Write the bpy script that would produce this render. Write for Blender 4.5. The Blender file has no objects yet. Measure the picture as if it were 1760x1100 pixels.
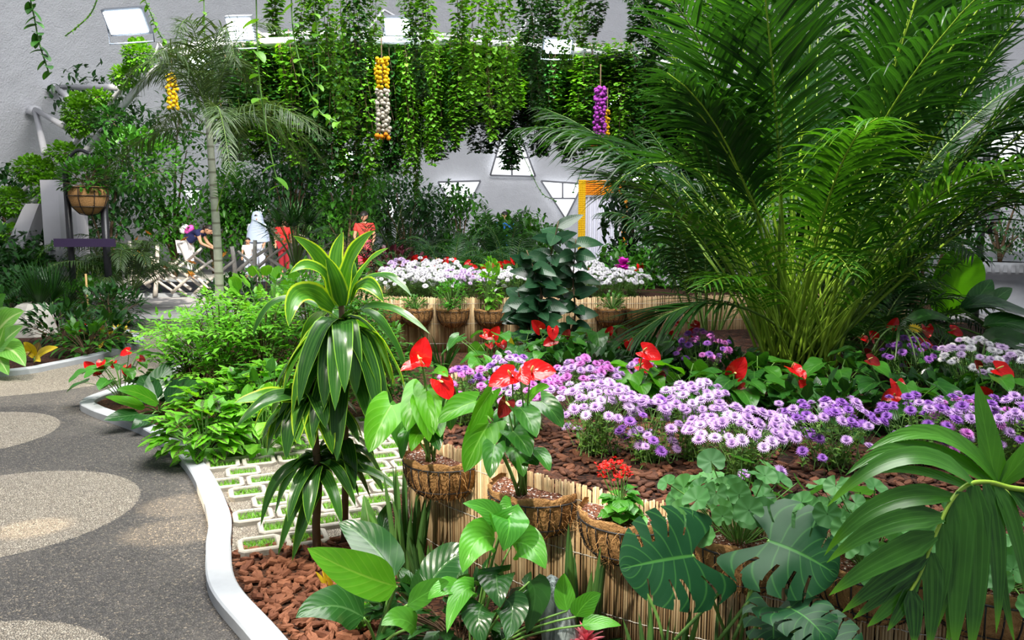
import bpy, math, random
import numpy as np
from mathutils import Vector, Matrix

# ------------------------------------------------------------------ camera, light, exposure
C = bpy.context.scene.collection
SC = bpy.context.scene
FPX, EYE = 1400.0, 1.65
TH = math.atan(180 / 1400)
cam = bpy.data.objects.new('camera', bpy.data.cameras.new('camera'))
C.objects.link(cam)
cam.location = (0, 0, EYE)
cam.rotation_euler = (math.pi / 2 - TH, 0, 0)
cam.data.sensor_width = 36
cam.data.lens = 36 * FPX / 1760
cam.data.clip_start, cam.data.clip_end = .05, 200
SC.camera = cam
SC.view_settings.view_transform = 'Standard'
SC.view_settings.look = 'None'
SC.view_settings.gamma = 1
SC.view_settings.use_curve_mapping = False
SC.view_settings.exposure = 0.40
SC.cycles.max_bounces = 5
SC.cycles.diffuse_bounces = 3
SC.cycles.glossy_bounces = 2
SC.cycles.transmission_bounces = 3
SC.cycles.transparent_max_bounces = 4
SC.cycles.caustics_reflective = False
SC.cycles.caustics_refractive = False
SC.cycles.sample_clamp_indirect = 4
SC.cycles.use_denoising = True

W = bpy.data.worlds.new('sky'); SC.world = W; W.use_nodes = True
W.node_tree.nodes['Background'].inputs[0].default_value = (.86, .93, 1, 1)
W.node_tree.nodes['Background'].inputs[1].default_value = .30

def lamp(name, kind, loc, target, energy, color=(1, 1, 1), **kw):
    l = bpy.data.lights.new(name, kind)
    l.energy = energy; l.color = color
    for k, v in kw.items(): setattr(l, k, v)
    o = bpy.data.objects.new(name, l); C.objects.link(o); o.location = loc
    o.rotation_euler = (Vector(target) - Vector(loc)).to_track_quat('-Z', 'Y').to_euler()
    return o
# added overhead area lamp, standing in for daylight from an unseen roof opening
lamp('added_area_light', 'AREA', (.5, 5.5, 10.2), (.5, 6.5, 0), 2600, (1, .98, .94), shape='RECTANGLE', size=7, size_y=9)
# added spots: sun patches on pavers, planter, path; the rest brighten plants and fence
def beam(loc, tgt, e, ang, col=(1, .93, .78), soft=.06, blend=.25):
    return lamp('added_beam', 'SPOT', loc, tgt, e, col, spot_size=math.radians(ang), spot_blend=blend, shadow_soft_size=soft)
beam((-2.6, 1.2, 9.5), (-.85, 4.6, .3), 3300, 15)
beam((-1.2, .4, 9.5), (.5, 4.0, .7), 1200, 15)
beam((-1.6, .6, 9.3), (2.1, 5.6, 1.3), 5500, 15)  # added spot that brightens the palm base and canes
beam((-7.5, 2.9, 5.5), (-1.85, 4.52, 0), 6500, 3.2, (1, .78, .5), .03, .5)
beam((-7.5, 2.5, 5.5), (-1.75, 4.12, 0), 6500, 3.2, (1, .78, .5), .03, .5)
beam((-7.0, 2.2, 5.5), (-2.55, 4.15, 0), 3500, 2.5, (1, .78, .5), .03, .5)
beam((6.6, 8.4, 4.6), (3.8, 7.0, 1.45), 1500, 13)  # added backlight for the paddle leaf
lamp('added_area_light', 'AREA', (2.5, 12, 10.4), (1, 30, 4), 560, (.95, .97, 1), shape='RECTANGLE', size=8, size_y=3)  # added area lamp that brightens the far dome wall
lamp('added_area_light', 'AREA', (-1, 9, 9.5), (-14, 17, 4.5), 200, (.88, .93, 1), shape='RECTANGLE', size=5, size_y=3)  # added area lamp that brightens the left dome wall
beam((-3, 8, 9.8), (-6.0, 18.2, .6), 12000, 28)  # added wide spot that brightens the stick fence and people
beam((0, 4, 9.8), (-.6, 10.6, .9), 1500, 16)  # added spot on the flowers of the far planter
beam((-4, 6, 9.8), (-8.6, 14.2, 3.4), 3200, 14)  # added spot that brightens the ivy on the left truss
beam((-4.2, 3.4, 9.3), (-3.0, 7.4, .5), 3200, 15)  # added spot standing in for sun on the left shrubs
beam((-3.2, -1.2, 6.2), (-.05, 3.2, .1), 2600, 18, (1, .92, .78), .12, .7)
beam((-5, 5, 9.0), (-4.6, 7.9, 0), 3000, 13)

# ------------------------------------------------------------------ pixel -> place helpers (frame 1760 x 1100)
_c, _s = math.cos(TH), math.sin(TH)
def ray(px, py):
    x = (px - 880) / FPX; y = (550 - py) / FPX
    return np.array([x, _c + y * _s, -_s + y * _c])
def G(px, py, z=0.):
    d = ray(px, py); t = (z - EYE) / d[2]
    return d * t + np.array([0, 0, EYE])
def P(px, py, Y):
    d = ray(px, py); return d * (Y / d[1]) + np.array([0, 0, EYE])
DC, DR = np.array([3.5, 15., 0.]), 16.            # dome centre and radius
def D(px, py, r=DR):
    d = ray(px, py); d = d / np.linalg.norm(d)
    o = np.array([0, 0, EYE]) - DC
    b = o @ d; c = o @ o - r * r
    return np.array([0, 0, EYE]) + d * (-b + math.sqrt(max(b * b - c, 0)))

# ------------------------------------------------------------------ mesh kit
RNG = np.random.default_rng(11)
random.seed(5)
def U(a, b, n=None): return RNG.uniform(a, b, n)
def nrm(v):
    v = np.asarray(v, float)
    return v / np.maximum(np.linalg.norm(v, axis=-1, keepdims=True), 1e-9)
class MB:
    def __init__(s):
        s.V, s.UV, s.R, s.F, s.n = [], [], [], [], 0
    def add(s, V, F, mat=0, uv=None, rnd=0.5):
        V = np.asarray(V, float).reshape(-1, 3)
        n = len(V)
        s.V.append(V)
        s.UV.append(np.full((n, 2), .5) if uv is None else np.asarray(uv, float).reshape(-1, 2))
        s.R.append(np.broadcast_to(np.asarray(rnd, float), (n,)).copy())
        if isinstance(F, np.ndarray): s.F.append((F + s.n, mat))
        else:
            by = {}
            for f in F: by.setdefault(len(f), []).append(f)
            for k, fs in by.items(): s.F.append((np.array(fs) + s.n, mat))
        s.n += n
    def arrays(s):
        return np.concatenate(s.V), np.concatenate(s.UV), np.concatenate(s.R)
    def mesh(s, name, mats, smooth=True):
        V, UV, R = s.arrays()
        me = bpy.data.meshes.new(name)
        tot = [f.shape[1] for f, m in s.F for _ in range(len(f))]
        li = np.concatenate([f.ravel() for f, m in s.F])
        mi = np.concatenate([np.full(len(f), m) for f, m in s.F])
        tot = np.array(tot); st = np.concatenate([[0], np.cumsum(tot)[:-1]])
        me.vertices.add(len(V)); me.vertices.foreach_set('co', V.ravel())
        me.loops.add(len(li)); me.loops.foreach_set('vertex_index', li.astype(np.int32))
        me.polygons.add(len(tot)); me.polygons.foreach_set('loop_start', st.astype(np.int32))
        me.polygons.foreach_set('material_index', mi.astype(np.int32))
        me.polygons.foreach_set('use_smooth', np.full(len(tot), smooth))
        me.update(calc_edges=True)
        uv = me.uv_layers.new(name='UVMap'); uv.data.foreach_set('uv', UV[li].ravel())
        at = me.attributes.new('rnd', 'FLOAT', 'POINT'); at.data.foreach_set('value', R)
        for m in (mats if isinstance(mats, (list, tuple)) else [mats]): me.materials.append(m)
        return me
    def build(s, name, mats, parent=None, smooth=True, loc=None):
        if not s.V: return None
        o = bpy.data.objects.new(name, s.mesh(name, mats, smooth)); C.objects.link(o)
        if parent is not None: o.parent = parent
        if loc is not None: o.location = loc
        return o
def inst(name, me, parent, loc=(0, 0, 0), rot=None, sc=1):
    o = bpy.data.objects.new(name, me); C.objects.link(o)
    if parent is not None: o.parent = parent
    m = (rot.to_4x4() if rot is not None else Matrix.Identity(4))
    o.matrix_local = Matrix.Translation(Vector(loc)) @ m @ Matrix.Scale(sc, 4)
    return o
def tag(o, label=None, cat=None, group=None, kind=None):
    if label: o['label'] = label
    if cat: o['category'] = cat
    if group: o['group'] = group
    if kind: o['kind'] = kind
    return o
def thing(name, label, cat, loc=(0, 0, 0), rotz=0, group=None):
    o = bpy.data.objects.new(name, None); C.objects.link(o); o.empty_display_size = .05
    o.location = Vector(loc); o.rotation_euler = (0, 0, rotz)
    return tag(o, label, cat, group)
KIDS = {}
def dup(root, loc, rotz=0, sc=1, label=None, group=None):
    def cp(o, par):
        c = o.copy(); C.objects.link(c)
        if par is not None: c.parent = par
        for k in o.children: cp(k, c)
        return c
    c = cp(root, None)
    c.location = Vector(loc); c.rotation_euler = (0, 0, rotz)
    c.scale = (sc, sc, sc)
    if label: c['label'] = label
    if group: c['group'] = group
    return c

def gridF(a, b):
    i = np.arange(a)[:, None] * (b + 1) + np.arange(b)[None]
    return np.stack([i, i + 1, i + b + 2, i + b + 1], -1).reshape(-1, 4)
def ax(x, k): return np.broadcast_to(np.asarray(x, float), (k,))
# outlines: half width against distance from the base
def LANCE(t): return np.sin(np.pi * np.clip(t, 0, 1) ** .8) ** .8
def STRAP(t): return np.clip(.45 + t * 3, 0, 1) * np.clip(1 - t ** 3.2, 0, 1) ** .9
def OVATE(t): return np.sin(np.pi * np.clip(t, 0, 1) ** .6) ** .75
def LEAFLET(t): return np.clip(.35 + t * 4, 0, 1) * np.clip(1 - t ** 2.2, 0, 1) ** .9
def HEART(t): return np.where(t < .22, .8 + .2 * np.sin(t / .22 * np.pi / 2), np.cos(np.clip((t - .22) / .78, 0, 1) * np.pi / 2) ** .75)
def LOBE(s): s = np.abs(s); return 1.55 * s ** 1.3 * (1 - .5 * s ** 4)
def ROUND(t): return np.sqrt(np.clip(1 - (2 * t - 1) ** 2, 0, 1))
def PADDLE(t): return np.clip(1 - np.abs(2 * t - 1) ** 3.2, 0, 1) ** .6
def SWORD(t): return np.clip(.7 + t * 1.2, 0, 1) * np.clip(1 - t ** 4, 0, 1) ** .9
def leaves(mb, p0, d, L, Wd, droop=.3, n=5, m=2, prof=LANCE, fold=.25, roll=0., lobe=0., sweep=0., wave=0., wf=3., cup=0.,
           mat=0, up=None, dp=1., mask=None, rnd=None, noise=0.):
    p0 = np.atleast_2d(np.asarray(p0, float)); k = len(p0)
    d = nrm(np.broadcast_to(np.asarray(d, float), (k, 3)))
    L, Wd, droop, roll, fold = (ax(x, k) for x in (L, Wd, droop, roll, fold))
    t = np.linspace(0, 1, n + 1)
    dirs = d[:, None, :].repeat(n + 1, 1)
    dirs[..., 2] -= droop[:, None] * t[None] ** dp
    dirs = nrm(dirs)
    mid = (dirs[:, 1:] + dirs[:, :-1]) / 2
    Cn = np.concatenate([np.zeros((k, 1, 3)), np.cumsum(mid, 1)], 1) * (L / n)[:, None, None] + p0[:, None, :]
    if up is None: upv = np.broadcast_to(np.array([0, 0, 1.]), (k, 3)).copy()
    else: upv = np.broadcast_to(np.asarray(up, float), (k, 3)).copy()
    s0 = np.cross(d, upv); bad = np.linalg.norm(s0, axis=1) < .05
    if bad.any(): s0[bad] = np.cross(d[bad], nrm(RNG.normal(size=(bad.sum(), 3))))
    s0 = nrm(s0); n0 = np.cross(s0, d)
    sd = s0 * np.cos(roll)[:, None] + n0 * np.sin(roll)[:, None]
    Nn = nrm(np.cross(sd[:, None, :], dirs))
    s = np.linspace(-1, 1, m + 1)
    pw = prof(t)
    hw = (Wd / 2)[:, None] * pw[None]
    lat = s[None, None] * hw[..., None] * np.cos(fold)[:, None, None]
    lift = np.abs(s)[None, None] * hw[..., None] * np.sin(fold)[:, None, None]
    if cup: lift = lift + cup * (s ** 2)[None, None] * hw[..., None]
    if wave:
        ph = U(0, 6.28, k)[:, None, None]
        lift = lift + wave * np.abs(s)[None, None] * hw[..., None] * np.sin(2 * np.pi * wf * t[None, :, None] + ph + 1.3 * (s > 0)[None, None])
    al = (-lobe * LOBE(s)[None, :] * ((1 - t) ** 2.5)[:, None] + sweep * np.abs(s)[None, :] * pw[:, None])[None] * L[:, None, None]
    pos = Cn[:, :, None, :] + sd[:, None, None, :] * lat[..., None] + Nn[:, :, None, :] * lift[..., None] + dirs[:, :, None, :] * al[..., None]
    if noise: pos = pos + RNG.normal(size=pos.shape) * noise
    F = gridF(n, m)
    if mask is not None: F = F[mask.ravel()]
    nv = (n + 1) * (m + 1)
    F = (F[None] + (np.arange(k) * nv)[:, None, None]).reshape(-1, 4)
    uv = np.stack(np.broadcast_arrays((s[None, :] + 1) / 2, t[:, None]), -1).reshape(1, nv, 2).repeat(k, 0)
    r = (U(0, 1, k) if rnd is None else ax(rnd, k))[:, None].repeat(nv, 1)
    mb.add(pos, F, mat, uv, r.ravel())
    return Cn
def tubes(mb, pts, r, sides=5, mat=0, rnd=.5, cap=False):
    pts = np.asarray(pts, float)
    if pts.ndim == 2: pts = pts[None]
    k, n, _ = pts.shape
    r = np.broadcast_to(np.asarray(r, float), (k, n)) if np.ndim(r) != 1 or len(np.atleast_1d(r)) == n else np.broadcast_to(np.asarray(r)[:, None], (k, n))
    tg = nrm(np.gradient(pts, axis=1))
    ch = nrm(pts[:, -1] - pts[:, 0])
    ref = np.where(np.abs(ch[:, 2:3]) > .8, np.array([[1., 0, 0]]), np.array([[0, 0, 1.]]))
    a = nrm(np.cross(tg, ref[:, None, :])); b = np.cross(tg, a)
    th = np.arange(sides) * 2 * np.pi / sides
    V = pts[:, :, None] + r[:, :, None, None] * (np.cos(th)[None, None, :, None] * a[:, :, None] + np.sin(th)[None, None, :, None] * b[:, :, None])
    i = np.arange(n - 1)[:, None] * sides; j = np.arange(sides)[None]; j2 = (j + 1) % sides
    F = np.stack([i + j, i + j2, i + sides + j2, i + sides + j], -1).reshape(-1, 4)
    F = (F[None] + (np.arange(k) * n * sides)[:, None, None]).reshape(-1, 4)
    uv = np.stack(np.broadcast_arrays((th / 6.2832)[None, :], np.linspace(0, 1, n)[:, None]), -1)[None].repeat(k, 0)
    base = mb.n
    rr = np.broadcast_to(np.asarray(rnd, float).reshape(-1, 1) if np.ndim(rnd) else np.asarray(rnd, float), (k, n * sides)).ravel()
    mb.add(V, F, mat, uv, rr)
    if cap:
        mb.F.append((np.stack([np.arange(sides)[::-1] + q * n * sides for q in range(k)]) + base, mat))
        mb.F.append((np.stack([np.arange(sides) + (n - 1) * sides + q * n * sides for q in range(k)]) + base, mat))
def tube(mb, pts, r, sides=6, mat=0, cap=True, rnd=.5): tubes(mb, np.asarray(pts, float)[None], np.broadcast_to(np.asarray(r, float), (1, len(pts))), sides, mat, rnd, cap)
def bez(a, b, c, n=8):
    t = np.linspace(0, 1, n)[:, None]; a, b, c = (np.asarray(x, float) for x in (a, b, c))
    return (1 - t) ** 2 * a + 2 * t * (1 - t) * b + t * t * c
def crom(pts, per=6):
    p = np.asarray(pts, float); q = np.vstack([2 * p[0] - p[1], p, 2 * p[-1] - p[-2]]); out = []
    for i in range(1, len(q) - 2):
        for t in np.arange(per) / per:
            a, b, c, d = q[i - 1], q[i], q[i + 1], q[i + 2]
            out.append(.5 * (2 * b + (c - a) * t + (2 * a - 5 * b + 4 * c - d) * t * t + (3 * b - a - 3 * c + d) * t ** 3))
    out.append(p[-1]); return np.array(out)
def lathe(mb, prof, seg=20, mat=0, c=(0, 0, 0), a0=0, a1=2 * math.pi, rnd=.5):
    pr = np.asarray(prof, float); full = abs(a1 - a0 - 2 * math.pi) < 1e-6
    th = np.linspace(a0, a1, seg + 1)
    V = np.stack([np.cos(th)[None] * pr[:, :1], np.sin(th)[None] * pr[:, :1], np.repeat(pr[:, 1:2], seg + 1, 1)], -1) + np.asarray(c, float)
    uv = np.stack(np.broadcast_arrays(np.linspace(0, 1, seg + 1)[None], np.linspace(0, 1, len(pr))[:, None]), -1)
    mb.add(V, gridF(len(pr) - 1, seg), mat, uv, rnd)
def box(mb, c, s, mat=0, rot=0, bev=0):
    x, y, z = (np.asarray(s, float) / 2)
    V = np.array([[i * x, j * y, k * z] for k in (-1, 1) for j in (-1, 1) for i in (-1, 1)])
    cr, sr = math.cos(rot), math.sin(rot)
    V = V @ np.array([[cr, sr, 0], [-sr, cr, 0], [0, 0, 1]]) + np.asarray(c, float)
    mb.add(V, np.array([[0, 2, 3, 1], [4, 5, 7, 6], [0, 1, 5, 4], [2, 6, 7, 3], [0, 4, 6, 2], [1, 3, 7, 5]]), mat)
def prism(mb, poly, z0, z1, mat=0):
    p = np.asarray(poly, float); n = len(p)
    V = np.vstack([np.c_[p, np.full(n, z0)], np.c_[p, np.full(n, z1)]])
    i = np.arange(n); j = (i + 1) % n
    mb.add(V, [tuple(range(n, 2 * n)), tuple(range(n))[::-1]] + [(a, b, b + n, a + n) for a, b in zip(i, j)], mat)
def place(mb, tm, T, R=None, S=1., mat=0, rnd=None):
    V, UV, _ = tm.arrays(); T = np.atleast_2d(T); k = len(T); S = ax(S, k)
    X = V[None] * S[:, None, None]
    if R is not None: X = np.einsum('kij,knj->kni', np.broadcast_to(R, (k, 3, 3)), X)
    X = X + T[:, None]
    rr = (U(0, 1, k) if rnd is None else ax(rnd, k))[:, None].repeat(len(V), 1).ravel()
    off = mb.n
    mb.V.append(X.reshape(-1, 3)); mb.UV.append(np.tile(UV, (k, 1))); mb.R.append(rr)
    for f, m in tm.F:
        mb.F.append(((f[None] + (np.arange(k) * len(V))[:, None, None]).reshape(-1, f.shape[1]) + off, m + mat))
    mb.n += k * len(V)
def frame(d, up=(0, 0, 1)):
    """rotation whose local Z is d (k,3)"""
    d = nrm(np.atleast_2d(d)); u = np.broadcast_to(np.asarray(up, float), d.shape)
    x = np.cross(u, d); bad = np.linalg.norm(x, axis=1) < .05
    if bad.any(): x[bad] = np.cross(np.array([1., .2, 0]), d[bad])
    x = nrm(x); y = np.cross(d, x)
    return np.stack([x, y, d], -1)
def sph(n):
    v = RNG.normal(size=(n, 3)); return nrm(v)

# ------------------------------------------------------------------ materials
class NT:
    def __init__(s, name):
        s.m = bpy.data.materials.new(name); s.m.use_nodes = True
        s.t = s.m.node_tree; s.t.nodes.clear(); s.out = s.t.nodes.new('ShaderNodeOutputMaterial')
    def node(s, ty, **kw):
        n = s.t.nodes.new(ty)
        for k, v in kw.items(): setattr(n, k, v)
        return n
    def link(s, a, b): s.t.links.new(a, b)
    def val(s, sock, v):
        if isinstance(v, bpy.types.NodeSocket): s.link(v, sock)
        else:
            if sock.type == 'RGBA' and len(v) == 3: v = (*v, 1)
            sock.default_value = v
    def math(s, op, a, b=0., c=None, clamp=False):
        n = s.node('ShaderNodeMath', operation=op); n.use_clamp = clamp
        s.val(n.inputs[0], a); s.val(n.inputs[1], b)
        if c is not None: s.val(n.inputs[2], c)
        return n.outputs[0]
    def mix(s, f, a, b):
        n = s.node('ShaderNodeMix', data_type='RGBA')
        s.val(n.inputs[0], f); s.val(n.inputs[6], a); s.val(n.inputs[7], b)
        return n.outputs[2]
    def step(s, x, a, b):
        n = s.node('ShaderNodeMapRange', interpolation_type='SMOOTHSTEP')
        s.val(n.inputs[0], x); n.inputs[1].default_value = a; n.inputs[2].default_value = b
        return n.outputs[0]
    def noise(s, scale, detail=3, vec=None, rough=.55):
        n = s.node('ShaderNodeTexNoise'); n.inputs['Scale'].default_value = scale; n.inputs['Detail'].default_value = detail
        n.inputs['Roughness'].default_value = rough
        if vec is not None: s.link(vec, n.inputs['Vector'])
        return n.outputs[0]
    def voro(s, scale, vec=None, feature='F1'):
        n = s.node('ShaderNodeTexVoronoi', feature=feature); n.inputs['Scale'].default_value = scale
        if vec is not None: s.link(vec, n.inputs['Vector'])
        return n
    def uv(s):
        n = s.node('ShaderNodeUVMap'); n.uv_map = 'UVMap'
        q = s.node('ShaderNodeSeparateXYZ'); s.link(n.outputs[0], q.inputs[0])
        return q.outputs[0], q.outputs[1]
    def pos(s): return s.node('ShaderNodeNewGeometry').outputs['Position']
    def obj(s): return s.node('ShaderNodeTexCoord').outputs['Object']
    def rnd(s): return s.node('ShaderNodeAttribute', attribute_name='rnd').outputs['Fac']
    def bump(s, h, strength=.3, dist=.01):
        n = s.node('ShaderNodeBump'); n.inputs['Strength'].default_value = strength; n.inputs['Distance'].default_value = dist
        s.link(h, n.inputs['Height']); return n.outputs[0]
    def bsdf(s, color, rough=.5, spec=.5, normal=None, metal=0., coat=0.):
        b = s.node('ShaderNodeBsdfPrincipled')
        s.val(b.inputs['Base Color'], color); s.val(b.inputs['Roughness'], rough)
        b.inputs['Specular IOR Level'].default_value = spec; b.inputs['Metallic'].default_value = metal
        b.inputs['Coat Weight'].default_value = coat
        if normal is not None: s.link(normal, b.inputs['Normal'])
        return b.outputs[0]
    def done(s, sh):
        s.link(sh, s.out.inputs[0]); return s.m
def leafmat(name, c1, c2, rough=.38, trans=.28, vein=.35, veincol=None, nv=10, slant=.35, margin=None, mw=.12, stripes=None, back=None,
            patch=None, tipcol=None, spec=.38, midw=.05, tcol=None):
    q = NT(name); u, v = q.uv(); r = q.rnd()
    a = q.math('MULTIPLY', q.math('ABSOLUTE', q.math('SUBTRACT', u, .5)), 2.)
    nz = q.noise(14, 2, q.pos())
    f = q.math('ADD', q.math('MULTIPLY', r, .75), q.math('MULTIPLY', q.math('SUBTRACT', nz, .4), .7), clamp=True)
    col = q.mix(f, c1, c2)
    vc = veincol or tuple(min(1, x * 1.7 + .03) for x in c2)
    if patch is not None:      # coloured centre with a feathered outline along the veins
        w = q.math('SINE', q.math('MULTIPLY', q.math('SUBTRACT', v, q.math('MULTIPLY', a, slant)), 6.283 * nv))
        e = q.math('ADD', q.math('ADD', a, q.math('MULTIPLY', w, patch[2])), q.math('MULTIPLY', nz, .15))
        col = q.mix(q.step(e, patch[1] + .06, patch[1] - .06), col, patch[0])
    if stripes is not None:    # lengthwise stripes
        w = q.math('SINE', q.math('MULTIPLY', a, stripes[1]))
        col = q.mix(q.math('MULTIPLY', q.step(w, .55, .95), stripes[2]), col, stripes[0])
    hgt = None
    if vein:
        fr = q.math('FRACT', q.math('MULTIPLY', q.math('SUBTRACT', v, q.math('MULTIPLY', a, slant)), float(nv)))
        pk = q.math('ABSOLUTE', q.math('SUBTRACT', fr, .5))
        sv = q.step(pk, .40, .5)
        mr = q.step(a, midw * 1.5, midw * .4)
        col = q.mix(q.math('MULTIPLY', q.math('MAXIMUM', q.math('MULTIPLY', sv, .55), mr), vein), col, vc)
        hgt = q.bump(q.math('ADD', pk, q.math('MULTIPLY', mr, -.5)), .25, .004)
    if margin is not None:
        e = q.math('ADD', a, q.math('MULTIPLY', q.math('SUBTRACT', q.noise(5, 2, q.pos()), .5), .12))
        col = q.mix(q.step(e, 1 - mw - .04, 1 - mw + .04), col, margin)
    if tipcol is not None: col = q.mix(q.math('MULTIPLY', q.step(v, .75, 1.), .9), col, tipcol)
    p = q.bsdf(col, rough, spec, hgt)
    tb = q.node('ShaderNodeBsdfTranslucent')
    mm = q.node('ShaderNodeMix', data_type='RGBA', blend_type='MULTIPLY'); mm.inputs[0].default_value = 1
    q.link(col, mm.inputs[6]); mm.inputs[7].default_value = (*(tcol or (1.9, 1.75, .6)), 1)
    q.link(mm.outputs[2], tb.inputs[0])
    ms = q.node('ShaderNodeMixShader'); ms.inputs[0].default_value = trans
    q.link(p, ms.inputs[1]); q.link(tb.outputs[0], ms.inputs[2])
    return q.done(ms.outputs[0])
def plain(name, col, rough=.6, spec=.4, nscale=0, namp=.25, bump=0., metal=0., trans=0, coat=0):
    q = NT(name); c = col; nb = None
    if nscale:
        nz = q.noise(nscale, 4, q.obj())
        c = q.mix(nz, tuple(x * (1 - namp) for x in col), tuple(min(1, x * (1 + namp)) for x in col))
        if bump: nb = q.bump(nz, bump, .01)
    p = q.bsdf(c, rough, spec, nb, metal, coat)
    if trans:
        tb = q.node('ShaderNodeBsdfTranslucent'); q.val(tb.inputs[0], col)
        ms = q.node('ShaderNodeMixShader'); ms.inputs[0].default_value = trans
        q.link(p, ms.inputs[1]); q.link(tb.outputs[0], ms.inputs[2]); p = ms.outputs[0]
    return q.done(p)
def glow(name, col, s):
    q = NT(name); e = q.node('ShaderNodeEmission'); q.val(e.inputs[0], col); e.inputs[1].default_value = s
    return q.done(e.outputs[0])
def petalmat(name, c1, c2, trans=.2, rough=.6, centre=None):
    q = NT(name); u, v = q.uv(); r = q.rnd()
    col = q.mix(q.math('ADD', q.math('MULTIPLY', v, .6), q.math('MULTIPLY', r, .4), clamp=True), c1, c2)
    p = q.bsdf(col, rough, .25)
    tb = q.node('ShaderNodeBsdfTranslucent'); q.link(col, tb.inputs[0])
    ms = q.node('ShaderNodeMixShader'); ms.inputs[0].default_value = trans
    q.link(p, ms.inputs[1]); q.link(tb.outputs[0], ms.inputs[2])
    return q.done(ms.outputs[0])

# ================================================================== THE SETTING
# shotcrete dome
q = NT('shotcrete'); nz = q.noise(2.2, 6, q.pos()); n2 = q.noise(26, 4, q.pos())
shot = q.done(q.bsdf(q.mix(nz, (.66, .66, .70), (.80, .80, .84)), .85, .2, q.bump(q.math('ADD', q.math('MULTIPLY', nz, 2.), n2), .55, .06)))
mb = MB()
az = np.radians(np.linspace(-18, 213, 100)); el = np.radians(np.linspace(0, 47, 34))
V = np.stack(np.broadcast_arrays(np.cos(el)[None] * np.cos(az)[:, None], np.cos(el)[None] * np.sin(az)[:, None], np.sin(el)[None]), -1)
V2 = V * (DR + .25 + .10 * np.abs(np.sin(az[:, None, None] * 7)) ** 3) + DC
mb.add(V2, gridF(99, 33))
tag(mb.build('wall_dome', shot), kind='structure')

# path: dark washed gravel with pale discs
def gravel(name, discs):
    q = NT(name); p = q.pos(); sp = q.node('ShaderNodeSeparateXYZ'); q.link(p, sp.inputs[0])
    vo = q.voro(95, p); vd = q.voro(95, p, 'DISTANCE_TO_EDGE')
    st = q.node('ShaderNodeSeparateColor'); q.link(vo.outputs['Color'], st.inputs[0])
    wob = q.math('MULTIPLY', q.math('SUBTRACT', q.noise(60, 2, p), .5), .03)
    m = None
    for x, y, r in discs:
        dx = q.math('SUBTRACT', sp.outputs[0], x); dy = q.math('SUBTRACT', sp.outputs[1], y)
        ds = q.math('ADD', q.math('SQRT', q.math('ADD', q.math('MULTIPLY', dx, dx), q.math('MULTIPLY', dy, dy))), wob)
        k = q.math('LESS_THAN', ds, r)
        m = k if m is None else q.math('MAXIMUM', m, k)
    rr = q.node('ShaderNodeValToRGB'); q.link(st.outputs[0], rr.inputs[0])
    e = rr.color_ramp.elements
    e[0].position = 0; e[0].color = (.06, .058, .06, 1); e[1].position = 1; e[1].color = (.30, .255, .20, 1)
    x = e.new(.45); x.color = (.115, .108, .105, 1); x = e.new(.85); x.color = (.17, .155, .14, 1)
    rb = q.node('ShaderNodeValToRGB'); q.link(st.outputs[1], rb.inputs[0])
    e = rb.color_ramp.elements
    e[0].color = (.30, .255, .20, 1); e[1].color = (.58, .52, .43, 1)
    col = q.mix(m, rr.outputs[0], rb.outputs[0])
    col = q.mix(q.step(vd.outputs[0], .16, .0), col, (.045, .042, .04))
    col = q.mix(q.math('MULTIPLY', q.step(q.noise(1.3, 3, p), .45, .7), .25), col, (.2, .18, .16))
    return q.done(q.bsdf(col, .75, .35, q.bump(vd.outputs[0], .9, .02)))
mb = MB(); mb.add([(-11, 1, 0), (9, 1, 0), (9, 13, 0), (-11, 13, 0)], np.array([[0, 1, 2, 3]]))
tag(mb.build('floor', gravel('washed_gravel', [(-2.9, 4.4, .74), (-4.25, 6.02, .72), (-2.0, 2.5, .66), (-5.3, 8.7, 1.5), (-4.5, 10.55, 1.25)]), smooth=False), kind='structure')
# paved plaza
q = NT('grey_plank_paving'); p = q.pos(); br = q.node('ShaderNodeTexBrick'); q.link(p, br.inputs[0])
br.inputs['Scale'].default_value = 2.2; br.inputs['Color1'].default_value = (.36, .35, .36, 1); br.inputs['Color2'].default_value = (.45, .43, .44, 1)
br.inputs['Mortar'].default_value = (.2, .2, .2, 1); br.inputs['Mortar Size'].default_value = .015; br.inputs['Brick Width'].default_value = 2.2; br.inputs['Row Height'].default_value = .3
plazam = q.done(q.bsdf(br.outputs[0], .7, .3))
mb = MB(); mb.add([(-14, 13, 0), (19, 13, 0), (19, 30, 0), (-14, 30, 0)], np.array([[0, 1, 2, 3]]))
tag(mb.build('floor_plaza', plazam, smooth=False), kind='structure')

concrete = plain('kerb_concrete', (.36, .38, .41), .8, .3, 9, .18, .25)
def strip(name, line, w, h, mat, z0=0.):
    p = crom(line, 7); tg = nrm(np.gradient(p, axis=0)); sd = np.c_[tg[:, 1], -tg[:, 0]]
    a, b = p, p + sd * w; n = len(p); bv = .008
    sec = [(a, z0), (a, z0 + h - bv), (a + sd * bv, z0 + h), (b - sd * bv, z0 + h), (b, z0 + h - bv), (b, z0)]
    V = np.stack([np.c_[x, np.full(n, z)] for x, z in sec], 1)
    m = MB(); m.add(V, gridF(n - 1, 5)); return tag(m.build(name, mat, smooth=False), kind='structure')
KERB = [(-.55, 2.3), (-.99, 2.91), (-1.31, 3.35), (-1.49, 3.79), (-1.66, 4.26), (-2.14, 5.15), (-2.75, 5.95), (-3.5, 6.6), (-3.75, 6.95), (-3.72, 7.5), (-3.6, 8.5), (-3.7, 9.9), (-4.1, 12.4)]
strip('kerb_path', KERB, .115, .06, concrete)
KL = [(-9, 6.2), (-7, 7.2), (-5.26, 8.23), (-4.93, 8.72), (-4.71, 9.57), (-4.76, 10.39), (-5.15, 11.07), (-5.75, 11.6), (-6.9, 12.0), (-10, 12.6)]
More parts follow.
